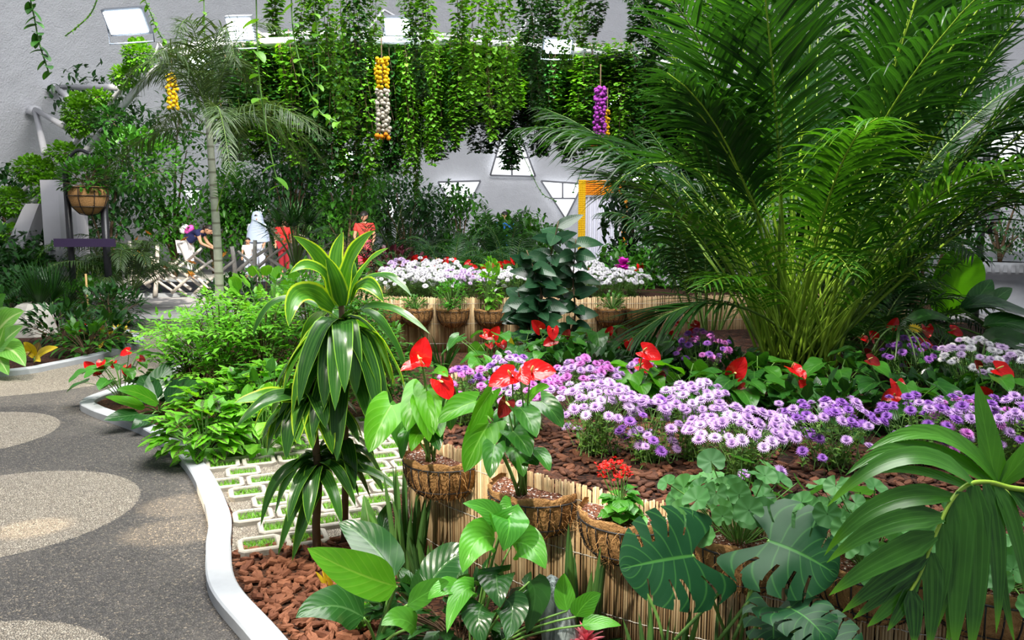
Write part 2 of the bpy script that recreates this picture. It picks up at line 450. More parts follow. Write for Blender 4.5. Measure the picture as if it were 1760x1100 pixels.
strip('kerb_bed', KL[::-1], .12, .06, concrete)
# soil of the planted beds
def bark(name, c1, c2):
    q = NT(name); p = q.pos(); mp = q.node('ShaderNodeMapping'); q.link(p, mp.inputs[0]); mp.inputs['Scale'].default_value = (1, 1.7, 1)
    vo = q.voro(26, mp.outputs[0]); ve = q.voro(26, mp.outputs[0], 'DISTANCE_TO_EDGE'); st = q.node('ShaderNodeSeparateColor'); q.link(vo.outputs['Color'], st.inputs[0])
    col = q.mix(st.outputs[0], c1, c2); col = q.mix(q.step(ve.outputs[0], .12, .0), col, (.012, .008, .006))
    return q.done(q.bsdf(col, .85, .2, q.bump(ve.outputs[0], 1., .05)))
barkm = bark('bark_mulch', (.05, .022, .014), (.20, .085, .045))
barkd = bark('dark_bark_mulch', (.03, .014, .011), (.12, .045, .028))
def groundpoly(name, poly, z, mat):
    m = MB(); p = np.asarray(poly, float); m.add(np.c_[p, np.full(len(p), z)], [tuple(range(len(p)))]); return tag(m.build(name, mat, smooth=False), kind='structure')
kl = crom(KL, 6)
groundpoly('floor_bed_mulch', [tuple(x) for x in kl] + [(-13, 12.6), (-13, 6.2)], .03, barkd)
kr = crom(KERB, 6)
isl = [tuple(x) for x in kr] + [(-1.5, 12.4), (9, 12.4), (9, 2.3)]
groundpoly('floor_island_mulch', isl[::-1], .02, barkm)

# retaining walls faced with reed screening
q = NT('reed_screen'); u, v = q.uv(); r = q.rnd()
nz = q.noise(30, 3, q.pos())
rp = q.node('ShaderNodeValToRGB'); q.link(r, rp.inputs[0]); e = rp.color_ramp.elements
e[0].color = (.34, .205, .10, 1); e[1].color = (.82, .64, .38, 1); x = e.new(.35); x.color = (.56, .38, .19, 1); x = e.new(.65); x.color = (.68, .50, .28, 1)
col = q.mix(q.math('MULTIPLY', nz, .35), rp.outputs[0], (.16, .10, .06))
reedm = q.done(q.bsdf(col, .55, .35))
wirem = plain('galvanised_wire', (.62, .60, .55), .4, .5, metal=.3)
blackwire = plain('black_wire', (.012, .012, .014), .45, .5)
earth = plain('potting_soil', (.035, .022, .016), .95, .1, 60, .5, .8)
def reed_wall(name, line, h, label=None, wires=(.2, .55, .9), pitch=.0095, z0=0.):
    p = crom(line, 10); seg = np.linalg.norm(np.diff(p, axis=0), axis=1); cum = np.r_[0, np.cumsum(seg)]
    n = int(cum[-1] / pitch); s = (np.arange(n) + .5) * pitch
    X = np.c_[np.interp(s, cum, p[:, 0]), np.interp(s, cum, p[:, 1])]
    tg = nrm(np.gradient(X, axis=0)); nm = np.c_[tg[:, 1], -tg[:, 0]]
    off = U(-.003, .003, n)
    root = thing(name, label, 'planter', (0, 0, 0)) if label else None
    top = h + U(-.008, .012, n)
    A = np.c_[X + nm * off[:, None], np.full(n, z0)]; lean = U(-.004, .004, (n, 2))
    B = np.c_[X + nm * off[:, None] + lean, top]; M = (A + B) / 2 + np.c_[U(-.002, .002, (n, 2)), np.zeros(n)]
    m = MB(); tubes(m, np.stack([A, M, B], 1), U(.0038, .0056, n)[:, None].repeat(3, 1), 5, 0, rnd=U(0, 1, n), cap=True)
    m.build('reed_facing', reedm, root)
    w = MB()
    for f in wires:
        q2 = X[::2] - nm[::2] * -.0095
        tube(w, np.c_[q2, z0 + f * (h - z0) + .012 * np.sin(s[::2] * 2.1)], .0014, 4)
        q3 = X[::2] - nm[::2] * -.0095
        z = z0 + f * (h - z0) + .012 * np.sin(s[::2] * 2.1) + .003 * (-1) ** np.arange(len(q3))
        tube(w, np.c_[q3, z], .0010, 4)
    w.build('binding_wire', wirem, root)
    return root, X, nm
RIMZ, WTOP, BEDZ = .55, .61, .55
WALL = [(-.1, 5.9), (-.42, 5.2), (-.55, 4.6), (-.53, 4.1), (-.40, 3.75), (-.16, 3.47), (.11, 3.18), (.45, 2.91), (.81, 2.71), (1.16, 2.5), (1.55, 2.34), (2.1, 2.2), (3.0, 2.1)]
def planter(name, label, line, h, bedz, back, mat):
    root, X, nm = reed_wall(name, line, h, label)
    p = crom(line, 8); tg = nrm(np.gradient(p, axis=0)); nn = np.c_[tg[:, 1], -tg[:, 0]]
    ins = p - nn * .03
    m = MB(); poly = [tuple(x) for x in ins] + back
    m.add(np.c_[np.array(poly), np.full(len(poly), bedz)], [tuple(range(len(poly)))])
    m.build('mulch_bed', mat, root, smooth=False)
    m = MB(); k = len(ins); V = np.stack([np.c_[ins, np.zeros(k)], np.c_[ins, np.full(k, bedz)]], 1); m.add(V, gridF(k - 1, 1))
    m.build('inner_wall', earth, root, smooth=False)
    return root, X, nm
bedbark = bark('bed_bark', (.018, .008, .006), (.10, .036, .02))  # darker bark copy with the shade over the bed put into the colour
planter('reed_planter', 'near curved planter faced with pale reed screening, full of purple flowers', WALL, WTOP, BEDZ,
        [(6, 2.1), (8, 5), (7.5, 8.4), (4, 8.2), (2, 7.8), (.8, 7.2), (.1, 6.6)], bedbark)
WALL2 = [(-1.6, 11.4), (-2.0, 10.6), (-1.95, 10.1), (-1.5, 9.75), (-.7, 9.62), (.2, 9.6), (1.0, 9.65), (1.9, 9.8), (3.2, 10.0), (5, 10.2)]
planter('reed_planter', 'distant planter faced with reed screening, topped by white and lilac flowers', WALL2, .68, .6, [(6, 12.3), (-1.3, 12.3)], bedbark)

# grass pavers
q = NT('paver_concrete'); nz = q.noise(40, 3, q.pos()); pavm = q.done(q.bsdf(q.mix(nz, (.30, .28, .24), (.46, .43, .38)), .85, .2, q.bump(nz, .3, .01)))
grav = gravel('pea_gravel', [(0, 0, 99)])
def inpoly(x, y, P_):
    c = False; j = len(P_) - 1
    for i in range(len(P_)):
        if (P_[i][1] > y) != (P_[j][1] > y) and x < (P_[j][0] - P_[i][0]) * (y - P_[i][1]) / (P_[j][1] - P_[i][1]) + P_[i][0]: c = not c
        j = i
    return c
pv = MB(); gs = MB()
area = [(-1.36, 3.78), (-1.53, 4.3), (-1.95, 5.1), (-1.9, 5.9), (-1.0, 6.6), (-.4, 6.4), (-.6, 5.2), (-.72, 4.5), (-.72, 4.1), (-.95, 3.95)]
gp = groundpoly('floor_pea_gravel', area, .024, grav)
ca, sa = math.cos(.38), math.sin(.38)
for i in range(-12, 14):
    for j in range(-12, 22):
        lx, ly = i * .225 + (.1125 if j % 2 else 0), j * .205
        if (i * 7 + j * 3) % 11 == 0: continue
        x, y = -1.1 + lx * ca - ly * sa, 5 + lx * sa + ly * ca
        if not inpoly(x, y, area): continue
        w, h, c, ir = .105, .094, .028, .076
        o = [(-w + c, -h), (w - c, -h), (w, -h + c), (w, h - c), (w - c, h), (-w + c, h), (-w, h - c), (-w, -h + c)]
        k = ir * .82; inn = [(-ir + .006, -k), (ir - .006, -k), (ir, -k + .006), (ir, k - .006), (ir - .006, k), (-ir + .006, k), (-ir, k - .006), (-ir, -k + .006)]
        z = .052 + random.uniform(-.003, .003)
        def tr(pp, zz): return [(x + a * ca - b * sa, y + a * sa + b * ca, zz) for a, b in pp]
        V = tr(o, .02) + tr(o, z - .006) + tr([(a * .95, b * .95) for a, b in o], z) + tr([(a * 1.06, b * 1.06) for a, b in inn], z) + tr(inn, z - .008) + tr(inn, .022)
        F = [(r * 8 + a, r * 8 + (a + 1) % 8, r * 8 + 8 + (a + 1) % 8, r * 8 + 8 + a) for r in range(5) for a in range(8)]
        pv.add(V, F)
        nb = 190
        bx, by = U(-ir, ir, nb), U(-k, k, nb)
        leaves(gs, np.c_[x + bx * ca - by * sa, y + bx * sa + by * ca, np.full(nb, .022)], np.c_[U(-.7, .7, (nb, 2)), np.ones(nb)], U(.025, .05, nb), .005, .6, 2, 1, SWORD, fold=0)
tag(pv.build('floor_grass_pavers', pavm, smooth=False), kind='structure')
grassm = leafmat('lawn_grass', (.08, .26, .015), (.22, .50, .04), vein=0, trans=.3)
tag(gs.build('paver_grass', grassm), 'short bright green grass growing in the cells of the concrete pavers', 'grass', kind='stuff')

# ================================================================== PLANT KIT
g1, g2 = (.03, .13, .012), (.09, .30, .025)
M = {}
M['drac'] = leafmat('dracaena_leaf', (.012, .055, .010), (.03, .12, .015), .24, .2, .12, margin=(.16, .36, .03), mw=.10, stripes=((.08, .22, .03), 21, .35), midw=.02, nv=1)
M['dracy'] = leafmat('dracaena_young_leaf', (.03, .13, .012), (.07, .24, .02), .26, .35, .12, margin=(.46, .66, .04), mw=.19, stripes=((.14, .36, .03), 18, .5), midw=.02, nv=1)
M['anth'] = leafmat('anthurium_leaf', (.015, .075, .015), (.055, .22, .02), .25, .24, .35, nv=5, slant=.5, veincol=(.14, .36, .07))
M['anthb'] = leafmat('bright_anthurium_leaf', (.035, .17, .006), (.09, .32, .012), .30, .38, .35, spec=.25, nv=5, slant=.5, veincol=(.26, .55, .10))
M['spathe'] = leafmat('red_spathe', (.50, .004, .006), (.72, .012, .012), .22, .12, .45, nv=5, slant=.6, veincol=(.28, .0, .004), tcol=(1.3, .6, .4), spec=.4)
M['spathed'] = leafmat('dark_red_spathe', (.16, .008, .010), (.30, .02, .016), .2, .12, .30, nv=5, slant=.6, veincol=(.08, .0, .004), tcol=(1.3, .6, .4))
M['spadix'] = plain('spadix', (.78, .66, .22), .5, .4, 60, .2)
M['stem'] = plain('green_stem', (.12, .26, .05), .5, .4, 20, .3)
M['brown'] = plain('brown_stem', (.13, .085, .05), .8, .2, 25, .35, .4)
M['mumleaf'] = leafmat('mum_leaf', (.05, .16, .025), (.20, .38, .06), .5, .3, .2, nv=4)
M['mumstem'] = plain('mum_stem', (.17, .32, .09), .6, .3, 30, .4)
PET = {'lilac': ((.44, .25, .58), (.62, .42, .75)), 'purple': ((.22, .07, .42), (.37, .15, .57)), 'magenta': ((.48, .11, .48), (.68, .25, .66)),
       'white': ((.60, .58, .66), (.92, .91, .93)), 'pale': ((.54, .38, .66), (.70, .54, .80))}
PM = {k: petalmat(k + '_petal', a, b) for k, (a, b) in PET.items()}
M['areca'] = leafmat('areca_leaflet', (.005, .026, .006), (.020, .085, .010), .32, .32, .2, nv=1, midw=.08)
M['arecal'] = leafmat('sunlit_areca_leaflet', (.018, .085, .007), (.055, .19, .012), .32, .38, .2, nv=1, midw=.08, tipcol=(.18, .30, .02))  # paler copy of the areca leaflet, sunlight put into the colour
M['rachis'] = plain('areca_rachis', (.26, .42, .035), .4, .5, 8, .35)
M['rachisd'] = plain('dark_rachis', (.10, .18, .03), .45, .4, 8, .35)
M['fern'] = leafmat('dark_palm_leaflet', (.012, .05, .016), (.035, .13, .025), .35, .25, .15, nv=1)
M['foxtail'] = leafmat('grey_green_leaflet', (.022, .055, .018), (.085, .14, .045), .4, .22, 0)
M['coleus'] = leafmat('coleus_leaf', (.10, .36, .012), (.20, .52, .03), .42, .35, .3, nv=7, patch=((.05, .035, .03), .34, .12))
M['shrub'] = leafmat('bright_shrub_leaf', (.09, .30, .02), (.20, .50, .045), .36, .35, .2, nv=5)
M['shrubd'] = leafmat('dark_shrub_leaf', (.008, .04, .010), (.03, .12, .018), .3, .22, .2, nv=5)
M['mid'] = leafmat('mid_green_leaf', (.025, .11, .012), (.07, .25, .02), .34, .28, .25, nv=6)
M['philo'] = leafmat('philodendron_leaf', (.008, .048, .013), (.024, .10, .016), .24, .2, .30, nv=8, slant=.3, veincol=(.16, .34, .12))
M['philob'] = leafmat('bright_philodendron_leaf', (.04, .18, .01), (.09, .30, .015), .25, .35, .4, nv=8, slant=.3, veincol=(.24, .42, .05))
M['monst'] = leafmat('monstera_leaf', (.005, .036, .014), (.011, .062, .020), .46, .12, .5, spec=.16, nv=7, slant=.3, veincol=(.08, .28, .05), midw=.03)
M['ger'] = leafmat('geranium_leaf', (.035, .14, .035), (.075, .24, .055), .6, .25, 0)
M['sans'] = leafmat('sansevieria_leaf', (.03, .09, .025), (.10, .24, .05), .4, .12, 0, stripes=((.14, .28, .08), 5, .3))
M['ficus'] = leafmat('rubber_plant_leaf', (.008, .035, .016), (.025, .085, .034), .25, .12, .3, nv=14, slant=.15, veincol=(.07, .15, .06))
M['maroon'] = leafmat('maroon_leaf', (.04, .006, .015), (.11, .02, .035), .35, .15, .2, tcol=(1.3, .7, .7))
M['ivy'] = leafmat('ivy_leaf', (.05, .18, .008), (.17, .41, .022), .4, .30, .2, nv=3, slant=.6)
M['ivyd'] = leafmat('dark_ivy_leaf', (.010, .05, .008), (.035, .15, .015), .4, .22, .2, nv=3, slant=.6)  # darker ivy copy; shade inside the curtain put into the colour
M['banana'] = leafmat('paddle_leaf', (.08, .32, .008), (.12, .42, .012), .35, .7, .25, nv=30, slant=.1, midw=.04, veincol=(.16, .45, .03))
M['hib'] = leafmat('serrated_leaf', (.04, .20, .02), (.10, .36, .03), .3, .3, .35, nv=7, slant=.5)
M['dief'] = leafmat('dieffenbachia_leaf', (.06, .22, .03), (.16, .42, .06), .35, .3, .8, nv=9, slant=.5, veincol=(.45, .62, .28), midw=.1)
M['croton'] = leafmat('yellow_croton_leaf', (.50, .36, .02), (.80, .60, .03), .4, .25, .5, nv=7, slant=.4, veincol=(.20, .25, .03), tcol=(1.2, 1.1, .5))
M['crotond'] = leafmat('dark_croton_leaf', (.08, .05, .03), (.20, .14, .03), .35, .15, .5, nv=7, slant=.4, veincol=(.55, .35, .06))

def cleaf(mb, cv, Wd, m=4, prof=LANCE, fold=.2, up=(0, -.6, .8), lobe=0., wave=0., wf=3, mat=0, sweep=0, mask=None, rnd=None, cup=0., twist=0.):
    """one leaf along a given midline"""
    cv = np.asarray(cv, float); n = len(cv) - 1; t = np.linspace(0, 1, n + 1)
    tg = nrm(np.gradient(cv, axis=0)); sd = nrm(np.cross(tg, np.asarray(up, float))); Nn = np.cross(sd, tg)
    if twist:
        a = (twist * t)[:, None]; sd, Nn = sd * np.cos(a) + Nn * np.sin(a), Nn * np.cos(a) - sd * np.sin(a)
    s = np.linspace(-1, 1, m + 1); hw = Wd / 2 * prof(t); L = np.linalg.norm(np.diff(cv, axis=0), axis=1).sum()
    lift = np.abs(s)[None] * hw[:, None] * math.sin(fold) + cup * (s ** 2)[None] * hw[:, None]
    if wave: lift = lift + wave * np.abs(s)[None] * hw[:, None] * np.sin(2 * np.pi * wf * t[:, None] + random.uniform(0, 6) + 1.3 * (s > 0)[None])
    al = (-lobe * LOBE(s)[None] * ((1 - t) ** 2.5)[:, None] + sweep * np.abs(s)[None] * prof(t)[:, None]) * L
    pos = cv[:, None] + sd[:, None] * (s[None] * hw[:, None] * math.cos(fold))[..., None] + Nn[:, None] * lift[..., None] + tg[:, None] * al[..., None]
    F = gridF(n, m)
    if mask is not None: F = F[mask.ravel()]
    uv = np.stack(np.broadcast_arrays((s[None] + 1) / 2, t[:, None]), -1)
    mb.add(pos, F, mat, uv, random.random() if rnd is None else rnd)

# ---- flowers shared by all plants of a kind
def spathe_mesh(sz=.1, name='spathe', mat='spathe'):
    m = MB(); leaves(m, [(0, 0, 0)], [(0, 1, .0)], sz, sz * .98, .25, 10, 8, HEART, fold=.12, lobe=.30, cup=.25, wave=.1, wf=2, up=(0, 0, 1), rnd=.5)
    V = m.V[0]; V[:, 1] += 0
    return m.mesh(name, M[mat])
def spadix_mesh(L=.05):
    m = MB(); tube(m, [(0, 0, 0), (0, .005, L * .4), (0, .012, L * .8), (0, .014, L)], [.0055, .006, .0045, .001], 7); return m.mesh('spadix', M['spadix'])
SPA = spathe_mesh(); SPAD = spathe_mesh(.09, 'dark_spathe', 'spathed'); SPX = spadix_mesh()
def rot_to(yd, zd):
    y = Vector(yd).normalized(); z = Vector(zd); z = (z - y * z.dot(y)).normalized(); x = y.cross(z)
    return Matrix((x, y, z)).transposed()
def add_spathe(root, stem, base, head, yd, zd, sc=1., dark=False, bend=.02):
    mid = (np.asarray(base, float) + np.asarray(head, float)) / 2 + np.array([random.uniform(-bend, bend), random.uniform(-bend, bend), .01])
    if stem is not None: tube(stem, bez(base, mid, head, 7), [.0035] * 6 + [.003], 5)
    R = rot_to(yd, zd)
    f = inst('flower', SPAD if dark else SPA, root, head, R, sc)
    inst('spadix', SPX, f, (0, .004, .0), rot_to((0, 1, .2), (0, .45, 1)) if False else Matrix.Identity(3))
    return f
def anthurium(label, loc, nl=10, nf=4, h=.34, ls=.15, group=None, mat='anth', name='anthurium', rotz=0, dark=.15, fh=None):
    root = thing(name, label, 'plant', loc, rotz, group)
    fol, st = MB(), MB()
    az = U(0, 6.28) + np.arange(nl) * 2.4; tl = U(.25, 1, nl)
    hd = np.c_[np.cos(az) * h * .55 * tl, np.sin(az) * h * .55 * tl, h * U(.45, .95, nl)]
    L = ls * U(.75, 1.2, nl)
    dd = np.c_[np.cos(az), np.sin(az), U(-.5, .15, nl)]
    leaves(fol, hd, dd, L, L * U(.72, .85, nl), .6, 9, 6, HEART, fold=.18, lobe=.28, cup=.1, wave=.12, wf=1.5)
    b = np.c_[U(-.02, .02, (nl, 2)), np.zeros(nl)]
    mid = (b + hd) / 2 + np.c_[-hd[:, :2] * .2, np.full(nl, h * .15)]
    t = np.linspace(0, 1, 6)[None, :, None]
    pts = (1 - t) ** 2 * b[:, None] + 2 * t * (1 - t) * mid[:, None] + t * t * hd[:, None]
    tubes(st, pts, .0032, 5)
    for i in range(nf):
        a = U(0, 6.28); rr = h * U(.1, .5)
        hp = np.array([math.cos(a) * rr, math.sin(a) * rr, (fh or h) * U(.95, 1.25)])
        a2 = U(0, 6.28)
        add_spathe(root, st, (U(-.02, .02), U(-.02, .02), 0), hp, (math.cos(a2), math.sin(a2), U(-.5, .1)), (math.cos(a2) * .3 + 0, math.sin(a2) * .3 - .5, 1), U(.8, 1.15), RNG.random() < dark)
    fol.build('foliage', M[mat], root); st.build('stem', M['stem'], root)
    return root

# ---- chrysanthemum heads
def mum_mesh(col, sz=.026, npet=19, name='flower'):
    m = MB()
    for r, (k, ele, ln) in enumerate([(npet, .05, 1), (npet, .38, .86), (10, .8, .6), (6, 1.2, .4)]):
        a = np.arange(k) * 6.283 / k + r * .25
        d = np.c_[np.cos(a) * math.cos(ele), np.sin(a) * math.cos(ele), np.full(k, math.sin(ele))]
        leaves(m, d * sz * .12, d, sz * ln * U(.88, 1.08, k), sz * .34, .35 if r < 2 else .0, 2, 1, LEAFLET, fold=0, rnd=U(0, 1, k))
    return m.mesh(name, PM[col])
MUM = {k: mum_mesh(k) for k in PET}
def mum_plant(label, loc, n=42, w=.20, h=.36, cols=('lilac',), group=None, sc=1., name='chrysanthemum', low=.12, flat=.1):
    root = thing(name, label, 'plant', loc, 0, group)
    st, fol = MB(), MB()
    a = np.arange(n) * 2.39996; rr = w * np.sqrt((np.arange(n) + .5) / n)
    z = h - (rr / w) ** 2 * flat - np.abs(RNG.normal(0, .03, n)); k = RNG.random(n) < low; z[k] -= U(.05, .16, k.sum())
    hd = np.c_[rr * np.cos(a) + RNG.normal(0, .012, n), rr * np.sin(a) + RNG.normal(0, .012, n), z]
    ns = max(18, int(n * .8))
    b = np.c_[RNG.normal(0, w * .22, (ns, 2)), np.zeros(ns)]
    e = hd[RNG.permutation(n)[:ns]]
    t = np.linspace(0, 1, 5)[None, :, None]
    md = (b + e) / 2 + np.c_[-(e - b)[:, :2] * .15, np.full(ns, .03)]
    tubes(st, (1 - t) ** 2 * b[:, None] + 2 * t * (1 - t) * md[:, None] + t * t * e[:, None], .0018, 4)
    bb = hd + np.c_[-hd[:, :2] * .25, np.full(n, -.09)]
    tubes(st, np.stack([bb, (bb + hd) / 2 + U(-.006, .006, (n, 3)), hd], 1), .0012, 4)
    nl = ns * 13; i = RNG.integers(0, ns, nl); tt = U(.05, .85, nl)[:, None]
    p = (1 - tt) * b[i] + tt * e[i]; aa = U(0, 6.28, nl)
    leaves(fol, p, np.c_[np.cos(aa), np.sin(aa), U(-.1, 1, nl)], U(.02, .042, nl), U(.010, .018, nl), .5, 3, 2, OVATE, wave=.25)
    for j in range(n):
        ti = Vector((hd[j, 0] * 2.2 + U(-.3, .3), hd[j, 1] * 2.2 + U(-.35, .15) - .25, 1)).normalized()
        R = ti.to_track_quat('Z', 'Y').to_matrix() @ Matrix.Rotation(U(0, 6), 3, 'Z')
        inst('flower', MUM[cols[RNG.integers(len(cols))]], root, hd[j], R, U(.8, 1.2) * sc)
    st.build('stem', M['mumstem'], root); fol.build('foliage', M['mumleaf'], root)
    return root

# ---- feather palm fronds
def frond(root, base, d, L, droop, bare=.3, nl=40, ll=.45, lw=.034, mat='areca', rmat='rachis', rr=.011, vee=.35, ldroop=.9, fwd=.55, name='frond', dp=1.3, rn=14, plume=0., jit=.07, nseg=5, leafrad=None):
    base = np.asarray(base, float); d = nrm(np.asarray(d, float))
    t = np.linspace(0, 1, rn); dirs = d[None].repeat(rn, 0); dirs[:, 2] -= droop * t ** dp; dirs = nrm(dirs)
    cv = base + np.concatenate([np.zeros((1, 3)), np.cumsum((dirs[1:] + dirs[:-1]) / 2, 0)]) * L / (rn - 1)
    R = MB(); tube(R, cv, np.linspace(rr, rr * .18, rn), 5)
    lt = np.linspace(bare, .995, nl); pc = np.stack([np.interp(lt, t, cv[:, i]) for i in range(3)], -1)
    td = nrm(np.stack([np.interp(lt, t, dirs[:, i]) for i in range(3)], -1))
    u = (lt - bare) / (1 - bare)
    ln = ll * np.clip(.55 + 1.1 * u, 0, 1) * np.clip(1.25 - u, .22, 1)
    sd = np.cross(td, (0, 0, 1)); b = np.linalg.norm(sd, axis=1) < .15
    if b.any(): sd[b] = np.cross(td[b], nrm(np.array([d[0] + .01, d[1], .5])))
    sd = nrm(sd); nn = np.cross(sd, td)
    m = MB()
    for sg in (-1, 1):
        ff = fwd + .5 * u + U(-.08, .08, nl)
        if plume:
            ph = U(-plume, plume, nl); dd = nrm(sd * sg * np.cos(ph)[:, None] + nn * np.sin(ph)[:, None] + td * ff[:, None])
        else: dd = nrm(sd * sg + nn * (vee + U(-.1, .1, nl))[:, None] + td * ff[:, None] + RNG.normal(0, jit, (nl, 3)))
        leaves(m, pc + sd * sg * rr * .5, dd, ln * U(.88, 1.1, nl), lw * np.clip(.6 + u * 1.2, 0, 1) * np.clip(1.5 - u, .5, 1), ldroop * U(.7, 1.3, nl), nseg, 2, LEAFLET, fold=.35, up=nn, rnd=np.clip(.5 + RNG.normal(0, .2, nl), 0, 1))
    f = m.build(name, M[mat], root)
    R.build('rachis', M[rmat], f)
    return f, cv
def palm_clump(name, label, loc, n, L, el, droop, group=None, rotz=0, cat='palm', stemr=.16, canes=0, azr=(0, 6.283), **kw):
    root = thing(name, label, cat, loc, rotz, group)
    for i in range(n):
        a = azr[0] + (azr[1] - azr[0]) * ((i * .618034) % 1) + U(-.15, .15); e = math.radians(U(*el))
        b = (math.cos(a) * stemr * U(.2, 1), math.sin(a) * stemr * U(.2, 1), 0)
        frond(root, b, (math.cos(a) * math.cos(e), math.sin(a) * math.cos(e), math.sin(e)), U(*L), U(*droop), **kw)
    return root

# ---- bushes made of stems with leaves
def bush(name, label, loc, n=260, r=(.4, .4, .4), zc=.4, L=(.05, .09), wr=.5, mat='mid', prof=OVATE, droop=.6, ns=10, group=None, cat='shrub', wave=.1, fold=.2, smat='brown', seg=(3, 2), lobe=0, out=1., shell=.5, cup=0., srad=.004, nstem=1., zmin=.03, flat=None):
    root = thing(name, label, cat, loc, 0, group)
    f, s = MB(), MB()
    p = sph(n) * (shell + (1 - shell) * RNG.random((n, 1)) ** .5) * np.asarray(r) + np.array([0, 0, zc]); p[:, 2] = np.maximum(p[:, 2], zmin)
    o = nrm((p - np.array([0, 0, zc * .6])) / np.asarray(r)) * out + sph(n) * .55 + np.array([0, 0, .15])
    if flat is not None: o[:, 2] = o[:, 2] * flat - .12
    l = U(L[0], L[1], n)
    leaves(f, p, o, l, l * wr * U(.85, 1.15, n), droop * U(.4, 1.5, n), seg[0], seg[1], prof, fold=fold, wave=wave, lobe=lobe, cup=cup)
    i = RNG.permutation(n)[:int(max(3, min(n, ns * 4)))]
    e = p[i]; b = np.c_[e[:, :2] * .12, np.zeros(len(i))]; md = (b + e) / 2 + np.c_[-e[:, :2] * .15, e[:, 2] * .12]
    t = np.linspace(0, 1, 5)[None, :, None]
    tubes(s, (1 - t) ** 2 * b[:, None] + 2 * t * (1 - t) * md[:, None] + t * t * e[:, None], srad, 4)
    f.build('foliage', M[mat], root); s.build('stem', M[smat], root)
    return root
def big_leaf_plant(name, label, loc, leaf_specs, mat='philo', smat='stem', cat='plant', group=None, prof=OVATE, lobe=0., m=6, n=12, stemr=.007, wave=.06, fold=.15, cup=0., per_mat=None):
    """leaf_specs: (base of blade, midpoint pull, tip, width, up[, material]) in world space; every leaf is a part with its stalk"""
    root = thing(name, label, cat, loc, 0, group); o = np.asarray(loc, float)
    st = MB()
    for sp in leaf_specs:
        b, c, tpt, w, up = (np.asarray(x, float) if i != 3 else x for i, x in enumerate(sp[:5]))
        mm = sp[5] if len(sp) > 5 else mat
        lm = MB(); cleaf(lm, bez(b - o, c - o, tpt - o, n + 1), w, m, prof, fold, up, lobe, wave, 2, cup=cup); lm.build('leaf', M[mm], root)
        hb = np.array([0, 0, 0]) + np.array([random.uniform(-.02, .02), random.uniform(-.02, .02), 0])
        tube(st, bez(hb, (hb + (b - o)) / 2 + np.array([0, 0, .08 * np.linalg.norm(b - o)]) - (b - o) * np.array([.2, .2, 0]), b - o, 8), np.linspace(stemr, stemr * .7, 8), 6)
    st.build('stalk', M[smat], root)
    return root
def swords(name, label, loc, n, h, w=.035, spread=.3, r=.06, mat='sans', group=None, cat='plant', lean=(0, 0), droop=.05, wave=.05):
    root = thing(name, label, cat, loc, 0, group); m = MB()
    a = U(0, 6.28, n); e = U(0, spread, n); rr = r * np.sqrt(U(0, 1, n))
    leaves(m, np.c_[rr * np.cos(a), rr * np.sin(a), np.zeros(n)], np.c_[np.cos(a) * e + lean[0], np.sin(a) * e + lean[1], np.ones(n)], U(h[0], h[1], n), w, droop, 8, 4, SWORD, fold=.45, roll=U(-1.5, 1.5, n), wave=wave, wf=2)
    m.build('foliage', M[mat], root); return root

# ================================================================== FOREGROUND
# ---- wire wall baskets
coir = NT('coir_liner'); nz = coir.noise(70, 6, coir.obj()); n2 = coir.noise(9, 2, coir.obj())
coirm = coir.done(coir.bsdf(coir.mix(nz, coir.mix(n2, (.14, .06, .022), (.30, .14, .05)), (.66, .38, .16)), .95, .1, coir.bump(nz, .9, .02)))
fibrem = plain('coir_fibre', (.42, .23, .09), .9, .1)
mx = NT('perlite_mix'); vo = mx.voro(150, mx.obj()); sc_ = mx.node('ShaderNodeSeparateColor'); mx.link(vo.outputs['Color'], sc_.inputs[0])
r_ = mx.node('ShaderNodeValToRGB'); mx.link(sc_.outputs[0], r_.inputs[0]); e = r_.color_ramp.elements
e[0].color = (.03, .015, .010, 1); e[1].color = (.75, .70, .65, 1); x = e.new(.55); x.color = (.16, .06, .035, 1); x = e.new(.82); x.color = (.22, .10, .06, 1)
perl = mx.done(mx.bsdf(r_.outputs[0], .9, .1, mx.bump(vo.outputs['Distance'], .8, .01)))
